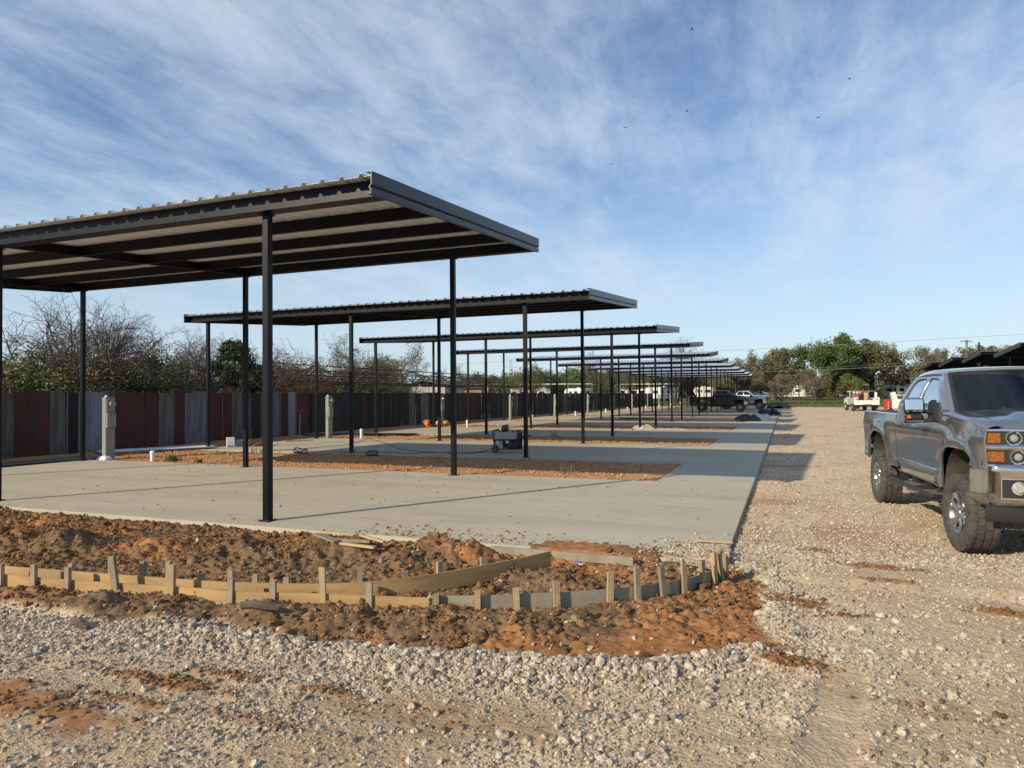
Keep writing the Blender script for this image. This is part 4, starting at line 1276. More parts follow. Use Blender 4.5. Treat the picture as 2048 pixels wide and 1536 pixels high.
def coil(c, label, n=4, r0=.22):
    b = MB(); cr = random.Random(int(abs(c[0]) * 10))
    for i in range(n):
        a0 = cr.uniform(0, 6.28); rr = r0 * cr.uniform(.75, 1.15); tl = cr.uniform(-.15, .6)
        b.tube([(rr * math.cos(a0 + a) + cr.uniform(-.02, .02), rr * math.sin(a0 + a) * .9, .03 + .012 * i + rr * tl * (1 + math.sin(a))) for a in np.linspace(0, 6.2, 18)], .012, 6)
    o = b.build('coiled_cord', BLACKP); o.location = (c[0], c[1], yard_z(np.array([c[0]]), np.array([c[1]]))[0] + .01)
    return tag(o, label, 'cord')
coil((-13.6, 17.2), 'coiled black cord on the dirt between the first two pads')
coil((-11.3, 17.5), 'small tangle of black cord on the shaded dirt', 3, .16)
# plastic heap, tarps, scrap
def heap(name, label, cat, c, sx, sy, h, m, seed, thick=.0, n=34, rz=0.0, sharp=False):
    r_ = np.random.default_rng(seed)
    xs_, ys_ = np.linspace(-1, 1, n), np.linspace(-1, 1, n)
    X, Y = np.meshgrid(xs_, ys_)
    wx_ = X + .35 * (fbm(X * 2 + seed, Y * 2, 3, seed + 5) - .5); wy_ = Y + .5 * (fbm(X * 2, Y * 2 + seed, 3, seed + 6) - .5)
    env = np.clip(1 - np.maximum(np.abs(wx_) ** 3, np.abs(wy_) ** 3) * 1.25, 0, 1) ** .5
    Z = env * (.35 + .9 * fbm(X * 1.6 + seed, Y * 1.6, 4, seed)) * h
    Z = Z + env * (np.abs(fbm(X * 3 + seed, Y * 3, 4, seed + 1, .65) - .5)) * h * 2.2
    idx = np.arange(n * n).reshape(n, n)
    F = np.stack([idx[:-1, :-1], idx[:-1, 1:], idx[1:, 1:], idx[1:, :-1]], -1).reshape(-1, 4)
    o = np_mesh(name, np.stack([X.ravel() * sx, Y.ravel() * sy, Z.ravel() + .003], -1), F, m, not sharp)
    o.location = (c[0], c[1], c[2] if len(c) > 2 else 0.0); o.rotation_euler = (0, 0, rz)
    return tag(o, label, cat)
PLASTIC = mat('clear_plastic_wrap', (.50, .44, .34), .3, 0, (.28, .22, .15), 6, detail=6)
heap('plastic_heap', 'heap of crumpled clear plastic wrap on the edge of the third pad', 'plastic', (-6.7, 35.0, 0), .6, .3, .17, PLASTIC, 3, rz=.1, sharp=True)
heap('plastic_heap', 'flat trail of plastic wrap beside the crumpled heap', 'plastic', (-5.3, 34.9, 0), .9, .25, .06, PLASTIC, 9, rz=-.05, sharp=True)
TARPW = mat('white_tarp', (.62, .62, .62), .6, 0, (.5, .5, .5), 2)
TARPK = mat('black_tarp', (.02, .02, .022), .5, 0, (.05, .05, .055), 2)
heap('tarp_heap', 'folded white and black tarp at the drive edge of the concrete', 'tarp', (-1.75, 47.9, 0), 1.0, .7, .40, TARPW, 5, rz=.2, sharp=True)
heap('tarp_heap', 'black tarp tucked under the folded white tarp', 'tarp', (-2.3, 47.5, 0), .8, .5, .36, TARPK, 6, rz=.2, sharp=True)
heap('tarp_heap', 'dark grey sheet scraps heaped behind the folded tarps', 'tarp', (-1.35, 60.5, 0), .9, .55, .42, TRIM, 7, rz=.5, sharp=True)
heap('tarp_heap', 'dark bundle lying ahead of the silver pickup', 'tarp', (-.9, 88.0, 0), 1.4, .6, .5, TRIM, 8, rz=.1, sharp=True)
heap('plastic_scrap', 'scrap of white plastic at the foot of the first pedestal', 'plastic', (-18.1, 14.25, -.01), .2, .13, .10, WHITE, 12, n=16, sharp=True)
# weeds
def weed(c, label, h, n, seed, m=GRASSL):
    r_ = random.Random(seed); b = MB()
    for i in range(n):
        a = r_.uniform(0, 6.28); l = h * r_.uniform(.5, 1.1); sp = r_.uniform(.1, .6); ox, oy = r_.gauss(0, h * .35), r_.gauss(0, h * .35)
        w = .006 + .006 * r_.random()
        p = [(ox + math.cos(a) * sp * l * t_ ** 1.6, oy + math.sin(a) * sp * l * t_ ** 1.6, l * t_ * (1 - .25 * sp * t_)) for t_ in (0, .4, .75, 1)]
        px_, py_ = -math.sin(a) * w, math.cos(a) * w
        vs = []
        for q, s_ in zip(p, (1, 1, .7, .05)):
            vs += [(q[0] - px_ * s_, q[1] - py_ * s_, q[2]), (q[0] + px_ * s_, q[1] + py_ * s_, q[2])]
        b.add(vs, [(0, 1, 3, 2), (2, 3, 5, 4), (4, 5, 7, 6)])
    o = b.build('weed', m); o.location = (c[0], c[1], -.02)
    return tag(o, label, 'weed')
weed((-15.9, 14.6), 'spreading dry green weed patch beside the first sewer riser', .22, 160, 1)
weed((-14.9, 14.55), 'thin tail of dry weeds along the first pad edge', .13, 70, 2)
weed((-15.2, 17.2), 'tall green weed on the dirt strip behind the middle back post', .42, 22, 3)
weed((-12.0, 17.4), 'lone upright weed on the dirt strip by the coiled cord', .4, 9, 4)
weed((-4.75, 15.1), 'green weed on the dirt strip near the drive', .3, 16, 5)
weed((-9.0, 27.8), 'sparse dead weed on the second dirt strip', .3, 12, 6)
# ------------------------------------------------------------------ pickup truck (local: x forward from the front axle, y left, z up)
TR, TW, WB = .436, .30, 3.72
AX_R = -WB
def arch_z(x, cx, hw_, ztop, zlo):
    u = abs(x - cx) / hw_
    if u >= 1: return zlo
    return zlo + (ztop - zlo) * (1 - u ** 3.6) ** (1 / 2.6)
def side_y(x, z):
    y = np.interp(z, [.40, .56, .62, .70, .80, .95, 1.10, 1.22, 1.28, 1.36, 1.45, 1.56], [.90, .945, .975, .985, .978, .985, .995, 1.004, 1.0, .985, .972, .955])
    for cx in (0.0, AX_R):
        d = math.hypot((x - cx) / .78, (z - .62) / .62)
        y += .038 * math.exp(-((d - .88) / .16) ** 2) * (1 if z < 1.3 else math.exp(-((z - 1.3) / .06) ** 2))
    if x > .35: y -= (x - .35) ** 2 * .15
    if x < AX_R - .75: y -= (AX_R - .75 - x) ** 2 * .12
    return y
def wheel_mesh():
    """tyre, tread, rim meshes, axis along y, outer face towards -y"""
    ty = MB()
    h = TW / 2
    prof = [(.245, -h * .80), (.262, -h * .93), (.30, -h * 1.02), (.345, -h * 1.04), (.39, -h * .99), (.417, -h * .90), (.424, -h * .75), (.424, h * .75), (.417, h * .90), (.39, h * .99), (.345, h * 1.04), (.30, h * 1.02), (.262, h * .93), (.245, h * .80)]
    ty.lathe(prof, (0, 0, 0), 'y', 56, closed=True)
    tr_ = MB(); r_ = random.Random(2)
    nseg = 30
    rows = [(-.118, .056), (-.050, .054), (.020, .056), (.084, .05), (.130, .032)]
    rows = [(-.115, .062), (-.040, .066), (.040, .066), (.115, .062)]
    for ri, (yc, wd_) in enumerate(rows):
        for i in range(nseg):
            a0 = 2 * math.pi * (i + (.5 if ri % 2 else 0) + r_.uniform(-.07, .07)) / nseg
            da = 2 * math.pi / nseg * r_.uniform(.40, .44)
            vs = []
            skew = (.16 if ri % 2 else -.16) * da
            ctr = [(-1, -1), (0, -1.25), (1, -1), (1.2, 0), (1, 1), (0, 1.25), (-1, 1), (-1.2, 0)]
            for (u, v) in ctr:
                aa = a0 + u * da * .92 + v * skew
                yy_ = yc + v * wd_ * .43
                rr_ = .424 + .012 - (.010 if abs(yy_) > .13 else 0)
                vs.append((rr_ * math.cos(aa), yy_, rr_ * math.sin(aa)))
            base = [(q[0] * .965, q[1], q[2] * .965) for q in vs]
            n_ = len(ctr)
            tr_.add(vs + base, [tuple(range(n_))] + [(j, (j + 1) % n_, n_ + (j + 1) % n_, n_ + j) for j in range(n_)])
    for i in range(nseg):                                   # shoulder lugs
        for sg in (-1, 1):
            a0 = 2 * math.pi * (i + (.25 if sg > 0 else 0)) / nseg; da = .34 * 2 * math.pi / nseg
            vs = []
            for (rr_, yy_) in ((.424, sg * .115), (.428, sg * .142), (.400, sg * .153), (.385, sg * .150)):
                for s_ in (-1, 1):
                    vs.append((rr_ * math.cos(a0 + s_ * da), yy_, rr_ * math.sin(a0 + s_ * da)))
            tr_.add(vs, [(0, 1, 3, 2), (2, 3, 5, 4), (4, 5, 7, 6), (0, 2, 4, 6), (1, 3, 5, 7)])
    rim = MB()
    rim.lathe([(.245, -.125), (.236, -.130), (.228, -.118), (.215, -.09), (.205, .02), (.21, .12), (.235, .125), (.24, .11)], (0, 0, 0), 'y', 40, cap=False)
    for i in range(6):
        a = i * math.pi / 3 + .26
        for s_ in (-1, 1):
            o1 = s_ * .14
            p0 = (.055 * math.cos(a), -.095, .055 * math.sin(a)); p1 = (.14 * math.cos(a + o1 * .5), -.088, .14 * math.sin(a + o1 * .5)); p2 = (.222 * math.cos(a + o1 * 1.2), -.118, .222 * math.sin(a + o1 * 1.2))
            rim.tube([p0, p1, p2], [.032, .027, .024], 8)
    rim.lathe([(.001, -.128), (.05, -.126), (.058, -.115), (.06, -.085), (.12, -.078), (.125, -.06), (.06, -.03)], (0, 0, 0), 'y', 24)
    for i in range(8):
        a = i * math.pi / 4
        rim.lathe([(.013, -.075), (.013, -.105), (.005, -.11)], (.088 * math.cos(a), 0, .088 * math.sin(a)), 'y', 8)
    back = MB().lathe([(.001, .0), (.2, .0), (.2, .03), (.001, .03)], (0, 0, 0), 'y', 24)
    return ty, tr_, rim, back
_wm = wheel_mesh()
def add_wheel(parent, x, y, flip, steer=0.0, rub=RUBBER):
    t = _wm[0].build('wheel', rub, parent) if 'tyre' not in WCACHE else bpy.data.objects.new('wheel', WCACHE['tyre'])
    if 'tyre' not in WCACHE:
        WCACHE['tyre'] = t.data
        for nm, mbq, mm in (('tread', _wm[1], RUBBER), ('rim', _wm[2], ALLOY), ('brake_disc', _wm[3], PLATE)):
            o = mbq.build(nm, mm, t, angle=40); WCACHE[nm] = (o.data, mm)
    else:
        COL.objects.link(t); t.parent = parent
        for nm in ('tread', 'rim', 'brake_disc'):
            o = bpy.data.objects.new(nm, WCACHE[nm][0]); COL.objects.link(o); o.parent = t
    t.location = (x, y, TR); t.rotation_euler = (0, random.Random(x * 7 + y).uniform(0, 6), (math.pi if flip else 0) + steer)
    return t
WCACHE = {}
def sym(f):
    for s_ in (1, -1):
        f(s_)
def panel_pts(x0, x1, zlo, zhi, sg, nx=26, nz=16, cap=None):
    P_ = []
    for i in range(nx + 1):
        x = x0 + (x1 - x0) * i / nx
        a, b = zlo(x), zhi(x)
        row = []
        for j in range(nz + 1):
            z = a + (b - a) * j / nz
            row.append((x, sg * side_y(x, z), z))
        if cap:
            row += cap(x, sg, row[-1])
        P_.append(row)
    return P_
HOOD_Y = .80
def top_f(x):   # top of the front fender
    return np.interp(x, [-.66, -.45, .2, .6, .90], [1.515, 1.50, 1.455, 1.415, 1.365])
def pickup(label, loc, rz, paint, group=None, bull_bar=False, steer=0.0):
    t = thing('pickup_truck', label, 'pickup truck', loc, rz, group)
    def fcap(x, sg, p):
        z = top_f(x)
        return [(x, sg * (p[1] * sg - .012), z + .014), (x, sg * (p[1] * sg - .05), z + .026), (x, sg * (.5 * (p[1] * sg - .05) + .5 * HOOD_Y), z + .033), (x, sg * HOOD_Y, z + .030)]
    def side(sg):
        nxf = 44
        MB().grid(panel_pts(-.655, .90, lambda x: max(arch_z(x, 0, .56, 1.12, .60 if x < 0 else .93), .60 if x < 0 else .93) if abs(x) < .56 else (.60 if x < 0 else .93), top_f, sg, nxf, 16, fcap), thick=(0, -sg * .02, 0)).build('front_fender', paint, t)
        d1 = MB().grid(panel_pts(-1.70, -.665, lambda x: .60, lambda x: 1.555, sg, 12, 16), thick=(0, -sg * .03, 0)).build('front_door', paint, t)
        d2 = MB().grid(panel_pts(-2.615, -1.71, lambda x: .60 + .16 * sstep(-2.40, -2.615, x), lambda x: 1.555, sg, 14, 16), thick=(0, -sg * .03, 0)).build('rear_door', paint, t)
        MB().grid(panel_pts(-4.86, -2.66, lambda x: arch_z(x, AX_R, .57, 1.12, .64), lambda x: 1.43, sg, 50, 14, lambda x, s_, p: [(x, p[1] - s_ * .02, p[2] + .012), (x, p[1] - s_ * .09, p[2] + .012)]), thick=(0, -sg * .02, 0)).build('bed_side', paint, t)
        # body crease moulding and handles
        for dd, xa in ((d1, -1.60), (d2, -2.50)):
            h_ = MB().tube([(xa, sg * 1.01, 1.305), (xa + .03, sg * 1.045, 1.31), (xa + .17, sg * 1.045, 1.31), (xa + .20, sg * 1.01, 1.305)], [.014, .017, .017, .014], 8)
            h_.build('handle', CHROME, dd)
        for dd, xa, xb in ((d1, -1.685, -.685), (d2, -2.36, -1.725)):
            mb = MB()
            mb.grid([[(xx, sg * (side_y(xx, zz) + oo), zz) for (zz, oo) in ((.735, .0), (.742, .012), (.79, .012), (.80, .0))] for xx in np.linspace(xa, xb, 8)], thick=(0, -sg * .012, 0))
            mb.build('side_moulding', paint, dd)
        if not bull_bar:
            tx = text_mesh('2500HD', .075, 'badge', CHROME, d1)
            tx.rotation_euler = (math.pi / 2, 0, math.pi if sg > 0 else 0); tx.location = (-.86, sg * (side_y(-.86, .93) + .004), .93)
        # greenhouse frames and side glass
        def gh(z): return np.interp(z, [1.54, 1.60, 1.78, 1.95, 2.0], [.958, .945, .880, .792, .765])
        def loop(pts, n=7):
            out = []
            for i in range(len(pts)):
                a, b = np.array(pts[i]), np.array(pts[(i + 1) % len(pts)])
                for k in range(n): out.append(a + (b - a) * k / n)
            return out
        def rnd(lp, it=2):
            q = np.array(lp)
            for _ in range(it): q = (np.roll(q, 1, 0) + 2 * q + np.roll(q, -1, 0)) / 4
            return q
        for nm, dd, outer, inner in (('window_frame', d1, [(-.665, 1.548), (-1.23, 1.972), (-1.706, 1.992), (-1.706, 1.548)], [(-.80, 1.592), (-1.285, 1.928), (-1.655, 1.942), (-1.660, 1.592)]),
                                     ('window_frame', d2, [(-1.712, 1.548), (-1.712, 1.992), (-2.36, 1.975), (-2.64, 1.548)], [(-1.760, 1.592), (-1.765, 1.942), (-2.26, 1.928), (-2.46, 1.592)])):
            lo, li = np.array(loop(outer)), rnd(loop(inner))
            n_ = len(lo)
            vs = []
            for (q, off) in ((lo, 0), (lo * .18 + li * .82, .0), (li, -.022)):
                vs += [(p[0], sg * (gh(p[1]) + off), p[1]) for p in q]
            fs = []
            for r_ in range(2):
                for i in range(n_):
                    fs.append((r_ * n_ + i, r_ * n_ + (i + 1) % n_, (r_ + 1) * n_ + (i + 1) % n_, (r_ + 1) * n_ + i))
            MB().add(vs, fs, False).build(nm, paint, dd)
            gv = [(p[0], sg * (gh(p[1]) - .02), p[1]) for p in li]
            ms = MB()
            sl = [(p[0], sg * (gh(p[1]) - .012), p[1]) for p in li]; c_ = li.mean(0)
            si = [(p[0] + (c_[0] - p[0]) * .055, sg * (gh(p[1]) - .012), p[1] + (c_[1] - p[1]) * .075) for p in li]
            ms.add(sl + si, [(i, (i + 1) % n_, n_ + (i + 1) % n_, n_ + i) for i in range(n_)])
            w_ = ms.build('window_seal', BLACKP, dd)
            zs = np.linspace(li[:, 1].min(), li[:, 1].max(), 9)
            P_ = []
            for z in zs:
                xs_c = []
                for i in range(n_):
                    a, b = li[i], li[(i + 1) % n_]
                    if (a[1] - z) * (b[1] - z) <= 0 and abs(a[1] - b[1]) > 1e-6:
                        xs_c.append(a[0] + (b[0] - a[0]) * (z - a[1]) / (b[1] - a[1]))
                if len(xs_c) < 2: xs_c = [c_[0] - .2, c_[0] + .2]
                P_.append([(x_, sg * (gh(z) - .02), z) for x_ in np.linspace(min(xs_c), max(xs_c), 5)])
            MB().grid(P_, smooth=True).build('window', GLASSD, dd)
        # A pillar, cab corner
        ap = []
        for i in range(9):
            v = i / 8
            a = np.array([-.665 + (-1.23 + .665) * v, 0, 1.548 + (1.972 - 1.548) * v]); a[1] = gh(a[2])
            b = np.array([-.47 + (-1.16 + .47) * v, .875 - .135 * v, 1.515 + (2.012 - 1.515) * v])
            m1 = (a + b) / 2 + np.array([.02, .016, .012])
            ap.append([(q[0], sg * q[1], q[2]) for q in (a, a * .6 + m1 * .4, m1, b * .5 + m1 * .5, b)])
        MB().grid(ap, thick=(-.03, -sg * .02, -.02)).build('a_pillar', paint, t)
        MB().grid([[(ap[i][-1][0] + .004, ap[i][-1][1] * 1.0, ap[i][-1][2] + .004), (ap[i][-1][0] + .02, ap[i][-1][1] - sg * .035, ap[i][-1][2] + .012)] for i in range(9)], thick=(-.01, 0, -.01)).build('windshield_trim', BLACKP, t)
        cc = []
        for i in range(9):
            z = .76 + (1.548 - .76) * i / 8
            cc.append([(-2.625, sg * side_y(-2.6, z), z), (-2.652, sg * (side_y(-2.6, z) - .02), z), (-2.652, sg * .6, z)])
        MB().grid(cc).build('cab_corner', paint, t)
        # mirror
        mr_ = thing('mirror', None, None); mr_.parent = t
        o = MB().box((-.88, sg * 1.21, 1.585), (.15, .21, .20), b=.035).build('housing', BLACKP, t); mr_o = o; o.name = 'mirror'
        bpy.data.objects.remove(mr_)
        cp_ = MB().box((-.815, sg * 1.213, 1.600), (.06, .222, .180), rot=Matrix.Rotation(-.11, 3, 'Y'), b=.045).build('mirror_cap', CHROME, mr_o)
        MB().box((-.865, sg * 1.21, 1.445), (.13, .20, .085), b=.028).build('lower_mirror', BLACKP, mr_o)
        MB().box((-.796, sg * 1.285, 1.448), (.014, .05, .045), b=.004).build('turn_signal', AMBER, mr_o)
        MB().box((-.86, sg * 1.21, 1.395), (.12, .19, .02), b=.008).build('mirror_foot', CHROME, mr_o)
        MB().tube([(-.86, sg * 1.32, 1.505), (-.86, sg * 1.12, 1.515), (-.86, sg * 1.0, 1.51)], [.026, .026, .03], 8).build('mirror_arm', BLACKP, mr_o)
        MB().tube([(-.86, sg * 1.32, 1.39), (-.86, sg * 1.08, 1.40), (-.85, sg * .99, 1.42)], [.024, .026, .04], 8).build('mirror_arm', BLACKP, mr_o)
        MB().prism([(-.70, 1.40), (-1.02, 1.40), (-.98, 1.62), (-.86, 1.66)], sg * .955, sg * 1.015, 'y').build('mirror_base', BLACKP, mr_o)
        # head lamps
        def fx(y): return .915 - .30 * max(0, (y - .52)) ** 1.6
        hl = MB()
        hp_ = [[(fx(y) - .02, sg * y, z) for z in (.985, 1.08, 1.18, 1.28, 1.352)] for y in np.linspace(.50, .93, 8)]
        hl.grid(hp_, thick=(-.06, 0, 0)).build('headlight', BLACKP, t)
        hlo = [o_ for o_ in t.children if o_.name.startswith('headlight')][-1]
        for (z0, z1, nm) in ((1.335, 1.375, 'chrome_bar'), (1.145, 1.205, 'chrome_bar'), (.965, 1.005, 'chrome_bar')):
            MB().grid([[(fx(y) - .02 + .04 * math.sin(math.pi * (.15 + .75 * q)), sg * y, z0 + (z1 - z0) * q) for q in (0, .2, .4, .6, .8, 1)] for y in np.linspace(.40, .945, 14)], thick=(-.03, 0, 0)).build(nm, CHROME if z0 != 1.145 else CHROMED, hlo)
        MB().grid([[(fx(.945) + .01, sg * .935, z), (fx(.945), sg * .955, z), (fx(.945) - .05, sg * .962, z)] for z in (.98, 1.1, 1.25, 1.36)], thick=(-.01, 0, 0)).build('chrome_end', CHROME, hlo)
        for (zc_, am, ky) in ((1.27, (.80, .92), .68), (1.075, (.77, .92), .645)):
            MB().grid([[(fx(y) + .004, sg * y, zc_ - .052), (fx(y) + .006, sg * y, zc_), (fx(y) + .004, sg * y, zc_ + .052)] for y in np.linspace(am[0], am[1], 5)], thick=(-.02, 0, 0)).build('amber_marker', AMBER, hlo)
            x_ = fx(ky) - .012
            MB().lathe([(.001, -.03), (.05, -.02), (.066, .012), (.076, .014), (.076, -.03)], (x_, sg * ky, zc_), 'x', 24).build('reflector', CHROME, hlo)
            MB().lathe([(.040, .010), (.034, .028), (.02, .038), (.001, .041)], (x_, sg * ky, zc_), 'x', 20).build('projector_lens', mat('projector_glass', (.25, .27, .29), .03, 0, coat=1, spec=1), hlo)
            MB().grid([[(fx(y) + .012, sg * y, zc_ - .06), (fx(y) + .016, sg * y, zc_), (fx(y) + .012, sg * y, zc_ + .06)] for y in np.linspace(.52, .93, 8)]).build('lens', LENS, hlo)
        # wheel housing
        for cx in (0., AX_R):
            wl = []
            for i in range(13):
                a = math.pi * (-.02 + 1.04 * i / 12)
                r1 = .60
                wl.append([(cx + r1 * math.cos(a), sg * yq, .58 + .60 * math.sin(a) * .92) for yq in (.50, .70, .955)])
            MB().grid(wl, thick=(0, 0, .01)).build('wheel_housing', mat('dusty_liner', (.05, .042, .034), .95, 0, (.10, .08, .06), 6), t)
        # running board
        rb = MB().box((-1.72, sg * 1.0, .475), (2.15, .17, .05), b=.018)
        rbo = rb.build('running_board', BLACKP, t)
        for x_ in (-.85, -1.75):
            MB().box((x_, sg * 1.0, .505), (.42, .13, .012), b=.004).build('step_pad', mat('dusty_step', (.16, .14, .115), .9, 0, (.07, .06, .05), 12), rbo)
        for x_ in (-.8, -1.35, -1.9, -2.5):
            MB().box((x_, sg * .88, .52), (.05, .20, .09), b=.01).build('bracket', PLATE, rbo)
        MB().box((-1.70, sg * .93, .595), (2.0, .05, .05), b=.015).build('rocker', paint, t)
        add_wheel(t, 0.0, sg * .885, sg > 0, steer)
        add_wheel(t, AX_R, sg * .885, sg > 0)
        # tail lamp
        MB().box((-4.87, sg * .925, 1.16), (.09, .07, .38), b=.02).build('tail_light', REDL, t)
        # fog lamp pocket
        fo = MB().grid([[(.968 - .5 * max(0, y - .60) ** 1.7 * 1.15 + .006, sg * y, z) for z in (.655, .84)] for y in np.linspace(.53, .80, 6)], thick=(-.02, 0, 0)).build('fog_pocket', BLACKP, t)
        xf = .968 - .5 * .09 ** 1.7
        MB().lathe([(.001, .022), (.045, .018), (.056, .008), (.060, .014), (.068, .012), (.070, -.01)], (xf, sg * .655, .755), 'x', 22).build('fog_lamp', mat('fog_glass', (.75, .75, .74), .1, .6, (.45, .45, .45), 60, coat=1), fo)
        fb = MB()
        for (y0_, y1_, z0_, z1_) in ((.515, .815, .638, .652), (.515, .815, .843, .857)):
            fb.grid([[(.968 - .5 * max(0, y - .60) ** 1.7 * 1.15 + .014, sg * y, z0_), (.968 - .5 * max(0, y - .60) ** 1.7 * 1.15 + .014, sg * y, z1_)] for y in np.linspace(y0_, y1_, 7)], thick=(-.012, 0, 0))
        for y_ in (.518, .812):
            xq = .968 - .5 * max(0, y_ - .60) ** 1.7 * 1.15 + .012
            fb.box((xq, sg * y_, .748), (.014, .012, .20))
        fb.build('fog_bezel', CHROME, fo)
    sym(side)
    # hood
    P_ = []
    for i in range(25):
        v = i / 24
        row = []
        for j in range(41):
            y = -HOOD_Y + 2 * HOOD_Y * j / 40
            xr_ = -.36 + .12 * (1 - (y / HOOD_Y) ** 2)
            xf_ = .80 + .11 * (1 - abs(y / HOOD_Y) ** 2.2)
            x = xr_ + (xf_ - xr_) * v
            z = top_f(min(x, .88)) + .030 + .045 * (1 - (y / HOOD_Y) ** 2) * (1 - .55 * v ** 3)
            dome = sstep(.60, .44, abs(y)) * sstep(0, .12, v) * sstep(1.0, .90, v)
            z += .028 * dome - .014 * sstep(.30, .22, abs(y)) * dome
            z -= .055 * max(0, (v - .9) / .1) ** 2
            row.append((x, y * (1 - .004), z + .003))
        P_.append(row)
    MB().grid(P_, thick=(0, 0, -.02)).build('hood', paint, t, angle=50)
    MB().box((-.42, 0, 1.49), (.16, 1.62, .05), b=.01).build('cowl', BLACKP, t)
    for y0_ in (-.42, .28):
        MB().tube([(-.30, y0_, 1.565), (-.47, y0_ + .05, 1.575), (-.62, y0_ + .50, 1.64)], .010, 6).build('wiper', BLACKP, t)
    # windshield and roof
    P_ = []
    for i in range(9):
        v = i / 8
        row = []
        for j in range(21):
            u = -1 + 2 * j / 20
            w = .845 - .135 * v
            x = -.47 + (-1.16 + .47) * v + (.17 - .07 * v) * (1 - u * u)
            row.append((x, u * w, 1.515 + .497 * v + .035 * (1 - u * u)))
        P_.append(row)
    MB().grid(P_).build('windshield', GLASS, t)
    P_ = []
    for i in range(19):
        v = i / 18
        row = []
        for j in range(25):
            u = -1 + 2 * j / 24
            x = -1.145 + .10 * (1 - u * u) * (1 - v) - 1.23 * v - .04 * (1 - u * u) * v
            zed = 2.012 + .042 * math.sin(math.pi * min(1, v * .9 + .12)) ** .7 + .034 * (1 - u * u) - .05 * max(0, (abs(u) - .9) / .1) ** 1.5
            row.append((x, u * (.782 - .0 * v), zed))
        P_.append(row)
    MB().grid(P_, thick=(0, 0, -.03)).build('roof', paint, t)
    ant = MB().box((-2.05, 0, 2.105), (.12, .04, .035), b=.012).build('antenna_fin', BLACKP, t)
    P_ = [[(-2.645 + .24 * v, u * (.86 - .12 * v), 1.50 + .50 * v) for u in np.linspace(-1, 1, 9)] for v in np.linspace(0, 1, 5)]
    bw = MB().grid(P_)
    bw.build('rear_window', GLASS, t)
    # grille and nose
    MB().box((.86, 0, 1.165), (.05, .98, .38), b=.01).build('grille_back', BLACKP, t)
    for (z_, h_) in ((1.345, .055), (1.175, .06), (.99, .045)):
        MB().box((.925, 0, z_), (.04, 1.0, h_), b=.012).build('grille_bar', CHROME, t)
    gm = MB()
    for i in range(19):
        gm.box((.895, -.45 + .05 * i, 1.165), (.012, .012, .36))
    for i in range(7):
        gm.box((.898, 0, 1.02 + .048 * i), (.012, .98, .008))
    gm.build('grille_mesh', mat('grille_black', (.01, .01, .01), .35), t)
    MB().prism([(-.10, -.032), (.10, -.032), (.13, .0), (.10, .032), (-.10, .032), (-.13, 0)], .945, .965, 'x').build('emblem', mat('gold_emblem', (.6, .42, .1), .3, .7), t).location = (0, 0, 1.175)
    P_ = []
    for i in range(81):
        u = -1 + 2 * i / 80
        y = (abs(u) ** .55) * (1 if u > 0 else -1) * 1.0
        ay = abs(y)
        x = .968 - .5 * max(0, ay - .60) ** 1.7 * 1.15
        if ay > .80: x -= (ay - .80) ** 2.4 * 19
        P_.append([(x - .10, y * .985, .985), (x - .06, y * .995, 1.0), (x - .03, y * 1.0, .997), (x - .008, y * 1.006, .982), (x + .004, y * 1.008, .955), (x + .006, y * 1.008, .915), (x - .004, y * 1.006, .875), (x - .004, y * 1.006, .70), (x - .02, y * 1.0, .62), (x - .07, y * .985, .545), (x - .12, y * .98, .54)])
    MB().grid(P_, thick=(-.012, 0, 0)).build('front_bumper', CHROMED, t, angle=85)
    P_ = []
    for i in range(31):
        y = -.93 + 1.86 * i / 30
        x = .93 - .5 * max(0, abs(y) - .55) ** 1.7 * 1.2
        P_.append([(x - .06, y, .56), (x, y, .55), (x + .005, y, .47), (x - .02, y, .40), (x - .06, y * .98, .385)])
    MB().grid(P_, thick=(-.012, 0, 0)).build('air_dam', BLACKP, t)
    # bed, tail, underside, cabin
    MB().box((-3.76, 0, .95), (2.14, 1.7, .05)).build('bed_floor', BLACKP, t)
    MB().box((-3.76, 0, 1.425), (2.14, 1.74, .03), b=.01).build('bed_cover', mat('bed_cover_vinyl', (.02, .02, .022), .65), t)
    MB().box((-2.70, 0, 1.10), (.04, 1.86, .64), b=.01).build('bed_headboard', paint, t)
    tg = MB().box((-4.88, 0, 1.12), (.06, 1.72, .62), b=.02).build('tailgate', paint, t)
    MB().box((-4.915, 0, 1.30), (.02, .28, .07), b=.008).build('handle', BLACKP, tg)
    MB().box((-5.0, 0, .70), (.20, 1.86, .20), b=.04).build('rear_bumper', CHROMED, t)
    ub = MB().box((-1.9, 0, .60), (5.2, .9, .14), b=.02)
    ub.box((-1.7, 0, .70), (1.9, 1.6, .10))
    ub.lathe([(.07, -.80), (.07, .80)], (0, 0, .46), 'y', 10); ub.lathe([(.07, -.80), (.07, .80)], (AX_R, 0, .44), 'y', 10)
    ub.lathe([(.16, -.15), (.16, .15)], (AX_R, 0, .44), 'y', 14)
    ub.build('chassis', DARK, t)
    MB().box((-.2, 0, 1.0), (.9, 1.2, .6)).build('engine_block', DARK, t)
    cab = MB().box((-.70, 0, 1.40), (.42, 1.60, .26), b=.06)
    cab.build('dashboard', DARK, t)
    for (x_, y_) in ((-1.55, .42), (-1.55, -.42), (-2.35, .45), (-2.35, -.45)):
        s_ = MB().box((x_ + .1, y_, 1.10), (.50, .52, .20), b=.06)
        s_.box((x_ - .18, y_, 1.42), (.16, .50, .62), rot=Matrix.Rotation(-.18, 3, 'Y'), b=.06)
        s_.box((x_ - .24, y_, 1.80), (.10, .26, .18), b=.04)
        s_.build('seat', mat('dark_seat', (.03, .03, .032), .8), t)
